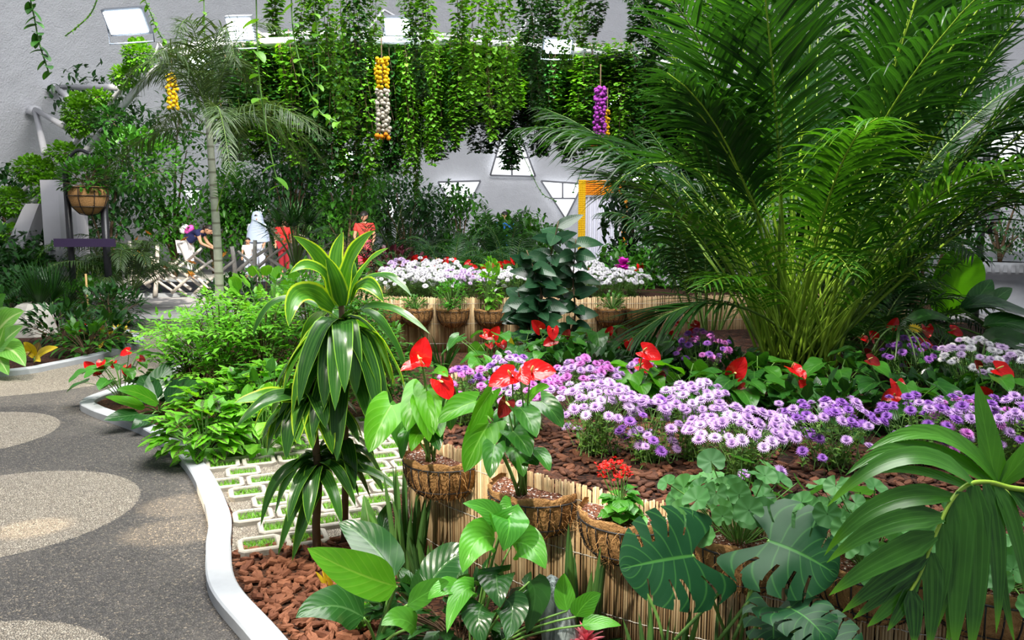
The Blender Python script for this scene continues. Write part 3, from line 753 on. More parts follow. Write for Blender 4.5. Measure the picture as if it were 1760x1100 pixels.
def basket(label, c, nrmv, r=.19, rimz=RIMZ, depth=.17, group='wire baskets along the reed wall', fib=800, nr=13):
    a0 = math.atan2(nrmv[1], nrmv[0]) - math.pi / 2
    root = thing('hanging_basket', label, 'basket', (c[0], c[1], rimz), a0, group)
    k = 26; th = np.linspace(-.12, math.pi + .12, k)
    pr = [(r * math.cos(a) ** .62 if a < 1.57 else 0.002, -depth * math.sin(a)) for a in np.linspace(.02, 1.55, 10)]
    m = MB()
    V = np.array([[(x * (1 + .04 * math.sin(t * 17 + z * 30)) * math.cos(t), x * (1 + .04 * math.sin(t * 17 + z * 30)) * math.sin(t), z + .006 * math.sin(t * 9)) for t in th] for x, z in [(r * 1.0, .03), (r * 1.03, .022)] + pr])
    m.add(V, gridF(len(V) - 1, k - 1))
    m.build('coir_liner', coirm, root)
    f = MB(); t = U(0, math.pi, fib); ph = U(0, 1.4, fib); R_ = r * np.cos(ph) ** .62 * 1.01
    p = np.c_[R_ * np.cos(t), R_ * np.sin(t), -depth * np.sin(ph) + .01]; d = sph(fib) + p * 2
    leaves(f, p, d, U(.02, .06, fib), .0016, U(-1, 1.5, fib), 4, 1, STRAP, fold=0); f.build('coir_fibre', fibrem, root)
    s = MB(); kk = 20; rad = np.linspace(0, .97, 6)
    th2 = np.linspace(0, math.pi, kk)
    V = np.array([[(r * q * math.cos(a), r * q * math.sin(a), .012 - .03 * (1 - q) * .3 + .006 * random.uniform(-1, 1)) for a in th2] for q in rad]); s.add(V, gridF(5, kk - 1)); s.build('potting_mix', perl, root)
    w = MB()
    for z, rr, wd in ((.0, r * 1.045, .0034), (-depth * .62, r * .93, .0024)):
        tube(w, [(rr * math.cos(a), rr * math.sin(a), z) for a in np.linspace(0, math.pi, 25)], wd, 6)
    tube(w, [(-r * 1.045, 0, 0), (0, 0, 0), (r * 1.045, 0, 0)], .0034, 6)
    w.build('rim', blackwire, root)
    for i in range(nr):
        a = math.pi * (i + .5) / nr; q2 = MB()
        tube(q2, [(x * 1.05 * math.cos(a), x * 1.05 * math.sin(a), z) for x, z in pr], .0028, 5); q2.build('wire_rib', blackwire, root)
    return root
wl = crom(WALL, 10); wt = nrm(np.gradient(wl, axis=0)); wn = np.c_[wt[:, 1], -wt[:, 0]]
def on_wall(px, py):
    """nearest wall point to the basket rim seen at a pixel"""
    g = G(px, py, RIMZ)[:2]; i = np.argmin(np.linalg.norm(wl + wn * .19 - g, axis=1)); return wl[i] + wn[i] * .012, wn[i]
BK = []
for px, py, lb in [(737, 797, 'coir wire basket under the two flowers at the left end of the reed wall'), (876, 862, 'coir wire basket below three red flowers, second along the reed wall'),
                   (1045, 905, 'coir wire basket holding the small plant with tiny red flowers'), (1252, 945, 'coir wire basket under round scalloped leaves beside a large split leaf'),
                   (1500, 985, 'coir wire basket mostly behind the drooping palm frond'), (1730, 1035, 'coir wire basket in shade at the right end of the reed wall')]:
    c_, n_ = on_wall(px, py); n_ = -n_ if n_[1] > 0 else n_
    BK.append((c_, n_)); basket(lb, c_, n_)
wl2 = crom(WALL2, 10); wt2 = nrm(np.gradient(wl2, axis=0)); wn2 = np.c_[wt2[:, 1], -wt2[:, 0]]
FB = []
for px, lb in [(672, 'small distant coir basket at the left end of the far wall'), (718, 'small distant coir basket with a low tuft of leaves'), (776, 'small distant coir basket under a round bright green bush'), (840, 'small distant coir basket holding a tall leafy stem'),
           (905, 'small distant coir basket just left of the rubber plant stem'), (1046, 'small distant coir basket right of the rubber plant'), (1096, 'small distant coir basket at the right of the far wall')]:
    xx = (px - 880) / FPX; i = np.argmin(np.abs(wl2[:, 0] / wl2[:, 1] - xx) + (wl2[:, 1] > 10.3) * 9)
    c_ = wl2[i] + wn2[i] * .012; FB.append((c_, wn2[i])); basket(lb, c_, wn2[i], .19, .53, .2, 'small baskets on the far reed wall', 150, 9)

# ---- striped dracaena
B0 = np.array([-.90, 3.76, .02])
root = thing('dracaena', 'tall dracaena with yellow-edged strap leaves standing beside the grass pavers', 'plant', B0)
def PL(px, py, Y): return P(px, py, Y) - B0
cane = MB()
tube(cane, [PL(546, 972, 3.74), PL(543, 900, 3.74), PL(548, 820, 3.75), PL(540, 740, 3.77), PL(532, 688, 3.78)], [.021, .02, .019, .018, .016], 9)
tube(cane, [PL(592, 940, 3.9), PL(594, 800, 3.88), PL(592, 660, 3.85), PL(588, 560, 3.82), PL(586, 500, 3.8)], [.018, .017, .016, .015, .012], 8)
cane.build('cane', M['brown'], root)
def dl(b, c, t, w, Yb=3.8, Yc=None, Yt=3.75, mat='drac', up=(0, -.7, .7), tw=0., wave=.10):
    m = MB(); cleaf(m, bez(PL(*b, Yb), PL(*c, Yc or (Yb + Yt) / 2), PL(*t, Yt), 15), w * 1.25, 4, STRAP, .28, up, wave=wave, wf=2.2, twist=tw); m.build('leaf', M[mat], root)
for a in [((577, 520), (568, 440), (503, 405), .075, 3.8, 3.7, 3.6, 'dracy', (.5, -.8, .3)), ((584, 512), (568, 445), (590, 398), .07, 3.82, 3.9, 3.95, 'dracy', (0, -1, .1)),
          ((592, 520), (592, 430), (645, 396), .085, 3.8, 3.72, 3.6, 'dracy', (-.4, -.8, .4)), ((600, 522), (618, 450), (668, 426), .06, 3.8, 3.8, 3.7, 'dracy', (-.6, -.4, .6)),
          ((576, 524), (550, 425), (498, 470), .07, 3.8, 3.6, 3.5, 'dracy', (.3, -.6, .6)), ((604, 524), (625, 455), (660, 520), .075, 3.8, 3.65, 3.6, 'dracy', (-.2, -.6, .6)),
          ((602, 505), (660, 440), (708, 510), .05, 3.85, 3.8, 3.7, 'drac', (-.2, -.3, .9)), ((572, 532), (500, 460), (496, 562), .09, 3.75, 3.5, 3.4, 'dracy', (.3, -.8, .4)),
          ((570, 535), (460, 475), (434, 580), .05, 3.8, 3.75, 3.7, 'drac', (.2, -.3, .9)), ((572, 538), (475, 480), (445, 560), .05, 3.85, 3.9, 3.9, 'drac', (.2, -.3, .9)),
          ((608, 540), (660, 500), (740, 575), .05, 3.8, 3.7, 3.6, 'drac', (-.2, -.3, .9)), ((596, 515), (600, 470), (602, 440), .08, 3.84, 3.8, 3.85, 'drac', (0, -1, 0)),
          ((588, 525), (582, 480), (560, 440), .07, 3.78, 3.72, 3.7, 'dracy', (.2, -1, .2))]: dl(*a)
def rosette(px, py, Y, n, L, w, el, droop, matf, seed=0):
    for i in range(n):
        a = i * 2.39996 + seed; e = U(*el); m = MB()
        leaves(m, [PL(px, py + U(-12, 22), Y)], [(math.cos(a) * math.cos(e), math.sin(a) * math.cos(e), math.sin(e))], U(*L), w * 1.38 * U(.85, 1.15), U(*droop), 12, 4, STRAP, fold=.25, wave=.1, wf=2, dp=.8)
        m.build('leaf', M[matf(i)], root)
rosette(588, 560, 3.82, 26, (.44, .56), .074, (.35, .9), (2.6, 4.0), lambda i: 'drac' if i % 4 else 'dracy')
rosette(590, 620, 3.84, 14, (.38, .50), .070, (.0, .5), (2.4, 3.6), lambda i: 'drac', 1.1)
rosette(533, 690, 3.78, 26, (.28, .40), .070, (.3, 1.0), (1.6, 3.0), lambda i: 'dracy' if i % 2 else 'drac', .4)
rosette(545, 790, 3.76, 16, (.26, .38), .058, (.1, .7), (1.8, 3.2), lambda i: 'drac', 2.)
rosette(590, 760, 3.88, 12, (.26, .36), .055, (.1, .6), (1.6, 3.0), lambda i: 'drac', .9)
for a in [((530, 690), (470, 670), (402, 693), .085, 3.78, 3.65, 3.55, 'dracy', (.1, -.6, .8)), ((528, 695), (480, 650), (405, 735), .075, 3.78, 3.6, 3.5, 'drac', (.1, -.6, .8)),
          ((543, 800), (470, 780), (448, 905), .05, 3.75, 3.7, 3.6, 'drac', (.3, -.5, .8)), ((548, 800), (640, 790), (690, 850), .045, 3.75, 3.8, 3.7, 'drac', (-.1, -.5, .8)),
          ((545, 830), (510, 830), (478, 955), .05, 3.74, 3.6, 3.55, 'drac', (.3, -.8, .5)), ((545, 840), (530, 850), (502, 965), .06, 3.74, 3.6, 3.55, 'drac', (.3, -.8, .3))]: dl(*a)

# ---- the flowering plants in the first two baskets
def basket_spot(i, dy=.09, z=.56): c, n = BK[i]; return np.array([c[0] + n[0] * dy, c[1] + n[1] * dy, z])
def hero_anthurium(label, loc, lv, fl, st_y):
    root = thing('anthurium', label, 'plant', loc); o = np.asarray(loc); st = MB()
    for (b, t, Yb, Yt, w, mat, up) in lv:
        B, T_ = P(*b, Yb) - o, P(*t, Yt) - o
        m = MB(); cleaf(m, bez(B, (B + T_) / 2 + np.array([0, -.02, .03]), T_, 15), w, 10, HEART, .12, up, .26, .10, 1.4, cup=.12); m.build('leaf', M[mat], root)
        hb = np.array([random.uniform(-.025, .025), random.uniform(-.02, .02), 0]); tube(st, bez(hb, (hb + B) / 2 + np.array([0, 0, .05]), B, 8), .0042, 6)
    for (h, Y, yd, zd, sc, dk) in fl:
        add_spathe(root, st, (random.uniform(-.02, .02), 0, 0), P(*h, Y) - o, yd, zd, sc, dk)
    st.build('stem', M['stem'], root); return root
l1 = basket_spot(0)
hero_anthurium('potted anthurium with a large upright red flower in the leftmost wire basket', l1, [
    ((672, 697), (634, 778), 3.45, 3.3, .16, 'anthb', (.1, -.9, .5)), ((727, 668), (700, 742), 3.5, 3.35, .15, 'anthb', (-.3, -.9, .4)), ((733, 668), (745, 748), 3.45, 3.3, .12, 'anthb', (.2, -.95, .3)),
    ((737, 697), (757, 752), 3.48, 3.3, .13, 'anthb', (.5, -.8, .4)), ((722, 742), (707, 776), 3.42, 3.3, .07, 'anthb', (.1, -.9, .4)), ((737, 730), (755, 775), 3.42, 3.3, .10, 'anth', (.3, -.8, .4)),
    ((690, 705), (690, 775), 3.6, 3.55, .12, 'anth', (0, -1, .3)), ((770, 680), (775, 740), 3.6, 3.6, .10, 'anth', (.2, -1, .2)), ((745, 640), (770, 648), 3.5, 3.4, .07, 'anthb', (0, -.6, .8)),
    ((715, 700), (708, 765), 3.55, 3.5, .11, 'anth', (-.2, -1, .2)), ((700, 740), (690, 790), 3.5, 3.42, .07, 'anth', (-.4, -.8, .3)), ((725, 690), (738, 760), 3.4, 3.3, .10, 'anthb', (0, -.9, .5))],
    [((724, 618), 3.42, (.15, -.1, .9), (-.1, -1, .15), 1.0, False), ((727, 626), 3.41, (-1, -.3, -.15), (0, -.35, 1), 1.0, False), ((756, 654), 3.42, (.45, -.2, -.7), (.2, -.95, .35), .95, False), ((768, 668), 3.5, (.6, 0, -.6), (.3, -.8, .3), .6, True)], 0)
l2 = basket_spot(1)
hero_anthurium('potted anthurium with three flat red flowers in the second wire basket', l2, [
    ((840, 728), (798, 812), 2.98, 2.85, .13, 'anthb', (.2, -.9, .4)), ((893, 700), (922, 752), 2.98, 2.85, .115, 'anth', (.4, -.9, .3)), ((882, 742), (912, 786), 2.95, 2.85, .11, 'anth', (.3, -.8, .5)),
    ((818, 690), (752, 728), 3.1, 3.0, .11, 'anthb', (-.1, -.7, .7)), ((845, 672), (805, 745), 3.0, 2.9, .07, 'anthb', (.7, -.7, .2)), ((850, 765), (842, 822), 2.9, 2.8, .085, 'anth', (0, -1, .3)),
    ((915, 770), (945, 810), 2.95, 2.85, .09, 'anth', (.5, -.7, .3)), ((930, 690), (968, 735), 3.1, 3.05, .10, 'anth', (.3, -.8, .4)), ((910, 685), (945, 665), 3.05, 3.0, .06, 'anthb', (0, -.6, .8)),
    ((885, 770), (900, 820), 3.0, 2.9, .09, 'anth', (.2, -1, .2)), ((838, 715), (818, 690), 3.05, 3.1, .06, 'anthb', (-.2, -.7, .6)), ((870, 715), (868, 775), 3.05, 3.0, .10, 'anth', (0, -1, .3)), ((905, 790), (925, 800), 2.95, 2.9, .07, 'anth', (.2, -.8, .5))],
    [((880, 646), 2.95, (-1, -.35, -.3), (.05, -.7, .75), .95, False), ((893, 640), 2.95, (.35, -.7, -.35), (0, -.6, .8), .72, False), ((912, 640), 2.96, (.9, -.15, .1), (0, -.8, .7), .95, False), ((870, 690), 2.95, (-.35, -.3, -.9), (.5, -.8, .2), .75, True)], 0)
b3 = basket_spot(2)
# small red flowering plant in the third basket
root = thing('kalanchoe', 'small potted plant with clusters of tiny red flowers in the third wire basket', 'plant', b3)
f = MB(); n = 46; a = U(0, 6.28, n); rr = U(.01, .075, n)
leaves(f, np.c_[rr * np.cos(a) * .5, rr * np.sin(a) * .5, U(.01, .10, n)], np.c_[np.cos(a), np.sin(a), U(-.3, .6, n)], U(.05, .085, n), U(.04, .065, n), .8, 5, 4, ROUND, wave=.12, wf=3); f.build('foliage', M['hib'], root)
s = MB(); fm = MB(); k = 5; a = np.arange(k) * 6.283 / k; leaves(fm, [(0, 0, 0)] * k, np.c_[np.cos(a), np.sin(a), np.full(k, .5)], .009, .008, .3, 2, 2, OVATE, fold=0); me = fm.mesh('flower', plain('scarlet_petal', (.72, .012, .008), .5, .3, trans=.15))
heads = P(1055, 810, b3[1]) - b3
for cx, cy in [(1030, 802), (1048, 797), (1068, 798), (1070, 815), (1040, 800), (1057, 792), (1075, 806), (1035, 815), (1062, 820), (1050, 806), (1080, 812)]:
    hp = P(cx, cy, b3[1] + U(-.03, .03)) - b3; tube(s, bez((0, 0, .03), hp * .6, hp, 5), .0018, 4)
    for j in range(12): inst('flower', me, root, hp + U(-.016, .016, 3) * np.array([1, 1, .7]), Matrix.Rotation(U(0, 6), 3, 'Z') @ Matrix.Rotation(U(-.6, .9), 3, 'X'), U(.8, 1.2))
s.build('stem', M['stem'], root)

# ---- scalloped geraniums
def ger_t():
    m = MB(); k = 35; a = np.linspace(.28, 2 * math.pi - .28, k) - math.pi / 2
    R_ = 1 - .12 * np.abs(np.sin((np.linspace(0, 1, k)) * math.pi * 7)) ** .5 * -1 - .12
    V = []; 
    for q in (.04, .35, .7, 1.0): V.append(np.c_[q * R_ * np.cos(a), q * R_ * np.sin(a), .05 * q * np.cos(np.linspace(0, 1, k) * 2 * math.pi * 7) * q + .25 * q * q * .6])
    m.add(np.array(V), gridF(3, k - 1), 0, np.stack(np.broadcast_arrays(np.linspace(0, 1, k)[None], np.array([0, .35, .7, 1])[:, None]), -1)); return m
GER = ger_t()
def geranium(label, loc, n, r, h, ls=(.03, .048), group=None, mat='ger'):
    root = thing('geranium', label, 'plant', loc, 0, group); f, s = MB(), MB()
    a = np.arange(n) * 2.4 + U(0, 6); rr = r * np.sqrt((np.arange(n) + .5) / n)
    p = np.c_[rr * np.cos(a), rr * np.sin(a), h * U(.25, 1, n) * (1.1 - rr / r * .4)]
    place(f, GER, p, frame(np.c_[p[:, 0] * 2 / r * .5, p[:, 1] * 2 / r * .5 - .5, np.full(n, .8)] + sph(n) * .35, sph(n)), U(*ls, n))
    b = np.c_[p[:, :2] * .15, np.zeros(n)]; tubes(s, np.stack([b, (b + p) / 2 + np.array([0, 0, .03]), p], 1), .0022, 4)
    f.build('foliage', M[mat], root); s.build('stem', M['stem'], root); return root
for i, lb in ((3, 'geranium with round scalloped leaves in the fourth wire basket'), (4, 'geranium with round scalloped leaves behind the drooping palm frond'), (5, 'shaded geranium in the last wire basket at the right edge')):
    geranium(lb, basket_spot(i, .07), 52, .25, .28 if i != 5 else .2, (.032, .052))

# ---- split-leaf plants (monstera) below the baskets
def monstera_leaf(root, b, t, w, up, bow=.04, nm='leaf', mat='monst', slit=((.14, .165), (.30, .33), (.47, .50), (.65, .675))):
    n, m = 60, 20; mk = np.ones((n, m), bool); tt = (np.arange(n) + .5) / n; ss = np.abs((np.arange(m) + .5) / m * 2 - 1)
    for sgn in (0, 1):
        for (a, c) in slit:
            j = random.uniform(-.03, .03)
            for col in range(m):
                if (col >= m // 2) != bool(sgn): continue
                if ss[col] > .42: mk[(tt > a + j - .010 * (ss[col] > .75)) & (tt < c + j + .010 * (ss[col] > .75)), col] = False
    B, T_ = np.asarray(b, float), np.asarray(t, float)
    upn = nrm(np.asarray(up, float))
    l = MB(); cleaf(l, bez(B, (B + T_) / 2 + upn * bow, T_, n + 1), w, m, HEART, .10, up, .72, .05, 2, sweep=.14, mask=mk, cup=-.12); return l.build(nm, M[mat], root)
mo = np.array([.72, 2.62, .02])
root = thing('monstera', 'monstera with large dark split leaves growing in front of the reed wall', 'plant', mo); st = MB()
for b, t, Yb, Yt, w, up in [((1190, 955), (1066, 978), 2.40, 2.28, .33, (.05, -.85, .6)), ((1322, 930), (1440, 990), 2.34, 2.25, .34, (0, -.75, .75)), ((1358, 1045), (1425, 1108), 2.2, 2.08, .20, (.1, -.6, .8)), ((1385, 1085), (1480, 1130), 2.15, 2.05, .22, (.2, -.6, .8)), ((1330, 1050), (1330, 1130), 2.3, 2.2, .18, (-.3, -.7, .6))]:
    B, T_ = P(*b, Yb) - mo, P(*t, Yt) - mo; monstera_leaf(root, B, T_, w, up)
    tube(st, bez((random.uniform(-.05, .1), random.uniform(-.05, .05), 0), B * .5 + np.array([.05, .12, .05]), B, 9), .006, 6)
for b, t in [((1098, 1002), (1140, 1100)), ((1290, 1005), (1260, 1100)), ((1235, 1020), (1160, 1100)), ((1310, 1000), (1235, 1100))]:
    B, T_ = P(*b, 2.55) - mo, P(*t, 2.5) - mo; tube(st, bez(T_, (B + T_) / 2 + np.array([.02, 0, .02]), B, 7), .006, 6)
st.build('stalk', M['stem'], root)

# ---- drooping palm frond at the right edge
po = np.array([1.75, 2.0, .0])
root = thing('bamboo_palm', 'broad-leafleted palm leaning in from the right in front of the baskets', 'palm', po)
def PP(x, y, Y): return P(x, y, Y) - po
rc = crom([PP(1860, 900, 1.95), PP(1790, 850, 2.0), PP(1735, 838, 2.02), PP(1700, 829, 2.02), PP(1664, 833, 2.0), PP(1634, 862, 1.97), PP(1605, 925, 1.93), PP(1582, 985, 1.9), PP(1562, 1022, 1.88)], 5)
fr = MB()
def fl(b, c, t, w, Yb=2.0, Yt=1.9, up=(0, -.8, .5), mat=0, Yc=None): cleaf(fr, bez(PP(*b, Yb), PP(*c, Yc or (Yb + Yt) / 2), PP(*t, Yt), 13), w * .84, 4, LEAFLET, .22, up, wave=.04, wf=1.5)
for a in [((1672, 832), (1560, 720), (1420, 872), .085, 2.0, 2.0, (.2, -.5, .8)), ((1640, 855), (1500, 830), (1416, 956), .075, 1.98, 1.95, (.3, -.6, .7)), ((1622, 890), (1510, 880), (1420, 968), .075, 1.95, 1.9, (.3, -.7, .6)),
          ((1608, 920), (1500, 960), (1424, 1024), .08, 1.93, 1.85, (.3, -.8, .5)), ((1598, 945), (1520, 990), (1446, 1054), .07, 1.92, 1.85, (.3, -.8, .5)), ((1590, 965), (1520, 1020), (1465, 1065), .05, 1.91, 1.85, (.3, -.8, .4)),
          ((1580, 985), (1530, 1040), (1490, 1078), .06, 1.9, 1.85, (.2, -.9, .3)), ((1570, 1005), (1545, 1050), (1525, 1085), .05, 1.89, 1.85, (.2, -.9, .3)), ((1566, 1015), (1572, 1070), (1570, 1110), .06, 1.88, 1.84, (0, -1, .2)),
          ((1600, 950), (1605, 1040), (1596, 1120), .07, 1.93, 1.86, (0, -1, .2)), ((1622, 900), (1625, 1010), (1600, 1085), .05, 1.95, 1.88, (-.2, -1, .2)), ((1636, 865), (1640, 970), (1612, 1080), .05, 1.97, 1.9, (-.3, -1, .2)),
          ((1652, 845), (1645, 990), (1640, 1125), .095, 1.98, 1.88, (0, -1, .25)), ((1672, 834), (1680, 980), (1668, 1130), .10, 2.0, 1.88, (0, -1, .25)), ((1694, 832), (1722, 950), (1712, 1090), .075, 2.01, 1.9, (.2, -1, .25)),
          ((1712, 834), (1755, 920), (1765, 1040), .07, 2.02, 1.92, (.3, -1, .3)), ((1735, 840), (1800, 900), (1830, 1000), .07, 2.02, 1.95, (.4, -.9, .4)), ((1704, 832), (1705, 960), (1745, 1110), .06, 2.05, 1.98, (.2, -1, .2)),
          ((1640, 858), (1660, 960), (1625, 1105), .06, 2.02, 1.96, (0, -1, .1)), ((1618, 905), (1640, 1010), (1630, 1110), .06, 1.99, 1.93, (0, -1, .1))]: fl(*a)
fo = fr.build('frond', leafmat('bamboo_palm_leaflet', (.009, .045, .008), (.045, .17, .016), .3, .25, .25, nv=1, midw=.04, stripes=((.07, .23, .03), 16, .35), tipcol=(.12, .34, .015)), root)
R_ = MB(); tube(R_, rc, np.linspace(.008, .004, len(rc)), 6); R_.build('rachis', M['rachis'], fo)
fr = MB()
for a in [((1716, 832), (1620, 690), (1488, 776), .085, 2.15, 2.05, (.2, -.6, .7)), ((1712, 838), (1560, 715), (1452, 818), .075, 2.12, 2.0, (.2, -.6, .7)), ((1712, 832), (1690, 720), (1678, 655), .085, 2.15, 2.2, (0, -1, .1)),
          ((1690, 850), (1570, 790), (1500, 815), .05, 2.1, 2.0, (.2, -.5, .8)), ((1722, 832), (1800, 740), (1840, 700), .08, 2.15, 2.1, (0, -.9, .4))]: fl(*a)
f2 = fr.build('frond', M['mid'], root); R_ = MB(); tube(R_, crom([PP(1880, 1000, 2.2), PP(1790, 900, 2.2), PP(1712, 832, 2.15)], 5), .007, 6); R_.build('rachis', M['rachis'], f2)

# ---- low plants along the bottom
def specs(lst, up0=(0, -.7, .7)):
    o = []
    for b, c, t, Yb, Yc, Yt, w, up, mt in lst: o.append((P(*b, Yb), P(*c, Yc), P(*t, Yt), w, up, mt))
    return o
big_leaf_plant('philodendron', 'philodendron with a bright green spread leaf in the bark mulch at the bottom', (-.50, 2.86, .02), specs([
    ((682, 1008), (600, 985), (528, 942), 2.75, 2.62, 2.6, .155, (.25, -.75, .6), 'philob'), ((678, 992), (640, 920), (582, 898), 2.9, 3.0, 3.05, .17, (.5, -.75, .4), 'philo'),
    ((625, 1062), (570, 1020), (508, 1062), 2.75, 2.7, 2.6, .16, (0, -.6, .8), 'philo'), ((735, 1010), (770, 950), (815, 948), 2.8, 2.85, 2.85, .16, (-.5, -.7, .5), 'philo'),
    ((660, 1055), (665, 1020), (640, 1030), 2.9, 2.9, 2.8, .10, (0, -.8, .6), 'philo'), ((700, 1040), (745, 1010), (772, 1000), 2.7, 2.65, 2.6, .09, (-.2, -.7, .7), 'mid'), ((715, 1080), (690, 1050), (655, 1075), 2.65, 2.6, 2.55, .10, (0, -.6, .8), 'mid')]))
big_leaf_plant('peace_lily', 'tall stemmed plant with glossy veined leaves before the reed wall', (-.14, 2.75, .02), specs([
    ((862, 905), (850, 870), (795, 865), 2.7, 2.68, 2.65, .085, (0, -.7, .7), 'hib'), ((868, 895), (885, 880), (865, 948), 2.7, 2.6, 2.58, .14, (.2, -.9, .4), 'hib'), ((850, 925), (815, 905), (795, 985), 2.72, 2.6, 2.55, .13, (-.1, -.9, .5), 'hib'),
    ((880, 935), (910, 920), (938, 978), 2.72, 2.65, 2.6, .13, (.3, -.9, .4), 'hib'), ((855, 985), (850, 985), (860, 1045), 2.7, 2.6, 2.55, .13, (0, -1, .2), 'philo'), ((815, 1010), (790, 1000), (768, 1088), 2.65, 2.6, 2.5, .09, (-.4, -.8, .4), 'hib'),
    ((800, 1010), (760, 1000), (735, 1030), 2.68, 2.6, 2.6, .08, (-.2, -.6, .8), 'hib'), ((990, 1060), (1005, 1030), (1033, 1020), 2.6, 2.6, 2.6, .085, (.4, -.9, .3), 'hib'), ((975, 1050), (965, 1010), (970, 985), 2.68, 2.7, 2.7, .075, (.1, -1, .1), 'hib'),
    ((1000, 1075), (1030, 1065), (1068, 1075), 2.6, 2.6, 2.6, .06, (.1, -.5, .9), 'hib'), ((870, 1030), (890, 1040), (870, 1100), 2.6, 2.6, 2.5, .12, (0, -.9, .4), 'philo'), ((910, 1000), (930, 1010), (905, 1090), 2.7, 2.7, 2.65, .12, (.3, -.9, .3), 'shrubd'),
    ((830, 1040), (815, 1050), (830, 1110), 2.6, 2.55, 2.5, .12, (-.1, -.9, .4), 'philo'), ((880, 870), (880, 865), (850, 890), 2.72, 2.7, 2.7, .08, (0, -.8, .6), 'hib')]), stemr=.005)
for lb, px, py, n, h, sp, zb in [('upright sansevieria clump beside the left end of the reed wall', 700, 985, 20, (.28, .5), .22, .02), ('short sansevieria clump at the foot of the left reed wall', 745, 1010, 16, (.14, .26), .45, .02),
                          ('sansevieria clump in the middle of the front reed wall', 1000, 1090, 10, (.3, .52), .3, .02), ('sansevieria clump under the left split leaf', 1150, 1125, 10, (.26, .42), .25, .02), ('sansevieria clump right of the split-leaf stalks', 1255, 1135, 8, (.2, .34), .4, .02)]:
    swords('sansevieria', lb, G(px, py, zb) if px < 900 else np.array([(px - 880) / FPX * (2.9 if px < 1100 else 2.55), (2.9 if px < 1100 else 2.55), .02]), n, h, .034, sp, .07)
# driftwood log
lo = G(958, 1140, 0.02); q = NT('driftwood'); mp = q.node('ShaderNodeMapping'); q.link(q.obj(), mp.inputs[0]); mp.inputs['Scale'].default_value = (40, 40, 5)
nz = q.noise(1., 6, mp.outputs[0]); wood = q.done(q.bsdf(q.mix(q.step(nz, .35, .65), (.05, .07, .06), (.38, .44, .44)), .85, .2, q.bump(nz, 1., .03)))
root = thing('driftwood', 'weathered grey wood stump leaning among leaves at the bottom edge', 'log', lo)
m = MB(); tube(m, crom([(0.02, 0, -.05), (.01, 0, .1), (-.01, .01, .2), (-.035, .02, .29), (-.05, .02, .305)], 5), list(np.linspace(.075, .055, 15)) + [.05, .042, .035, .02, .012, .004], 16)
m.build('log', wood, root)
# pink bromeliad
bo = G(1006, 1118, .08); root = thing('bromeliad', 'pink spiky bromeliad flower at the bottom edge beside the grey stump', 'plant', bo)
m = MB()
for ring, (k, e, L) in enumerate([(12, .25, .085), (11, .6, .08), (9, 1.0, .07), (6, 1.3, .055)]):
    a = np.arange(k) * 6.283 / k + ring * .3; leaves(m, [(0, 0, .02 + ring * .01)] * k, np.c_[np.cos(a) * math.cos(e), np.sin(a) * math.cos(e), np.full(k, math.sin(e))], L, .022, .35, 6, 2, LEAFLET, fold=.5, rnd=U(0, 1, k))
m.build('flower', leafmat('pink_bract', (.80, .13, .20), (.90, .36, .42), .4, .2, 0, tcol=(1.2, .7, .7)), root)
m = MB(); k = 9; a = np.arange(k) * .7 ; leaves(m, [(0, 0, -.05)] * k, np.c_[np.cos(a), np.sin(a), np.full(k, .5)], .22, .035, .7, 8, 2, STRAP, fold=.4); m.build('foliage', M['philo'], root)
# small seedlings near the mulch
bush('jade_bush', 'small clump of round pale-edged leaves in front of the philodendron', G(622, 1085, .02), 130, (.07, .06, .06), .09, (.014, .024), .9, 'shrub', ROUND, .3, smat='stem')
bush('bed_undergrowth', 'dark low leaves under the philodendron and stemmed plant', (-.2, 2.95, .02), 170, (.34, .14, .14), .12, (.06, .11), .6, 'shrubd', OVATE, .7)
bush('bed_undergrowth', 'dark low leaves beneath the lowest split leaves at the bottom right', (1.15, 2.28, .02), 150, (.5, .08, .12), .1, (.05, .1), .5, 'shrubd', OVATE, .7)
swords('croton', 'low croton with narrow yellow-streaked leaves behind the bright philodendron leaf', G(575, 1010, .02), 14, (.07, .14), .028, .9, .04, 'croton')
big_leaf_plant('calathea', 'low plant with spotted leaves near the dracaena foot', G(650, 960, .02), [(G(640, 930, .05), G(635, 900, .15), P(625, 850, 4.1), .09, (0, -1, .3), 'dief'), (G(655, 930, .05), G(660, 880, .1), P(672, 862, 4.0), .08, (.3, -.8, .4), 'philo'), (G(640, 940, .05), G(615, 900, .1), P(600, 905, 3.8), .08, (0, -.7, .6), 'shrubd')])

# ---- bark chips, one by one
q = NT('bark_chip'); oi = q.node('ShaderNodeObjectInfo'); nz = q.noise(60, 5, q.obj())
chipm = q.done(q.bsdf(q.mix(nz, q.mix(oi.outputs['Random'], (.055, .018, .010), (.13, .045, .022)), q.mix(oi.outputs['Random'], (.17, .06, .03), (.34, .14, .075))), .8, .25, q.bump(nz, .7, .01)))
CH = []
for i in range(6):
    m = MB(); n = 9; a = np.sort(U(0, 6.28, n)); rx, ry, h = U(.022, .036), U(.011, .019), U(.005, .009)
    R_ = U(.8, 1.1, n); p = np.c_[rx * R_ * np.cos(a), ry * R_ * np.sin(a)]; bz = U(-.003, .003, n)
    V = np.vstack([np.c_[p * .85, -h + bz], np.c_[p, bz], np.c_[p * .82, h + bz + U(-.002, .002, n)], [[0, 0, h * 1.1]]])
    F = [(r * n + j, r * n + (j + 1) % n, (r + 1) * n + (j + 1) % n, (r + 1) * n + j) for r in range(2) for j in range(n)] + [(2 * n + j, 2 * n + (j + 1) % n, 3 * n) for j in range(n)]
    m.add(V, F); CH.append(m.mesh('bark_chip', chipm, smooth=False))
chips = 0; pts = []
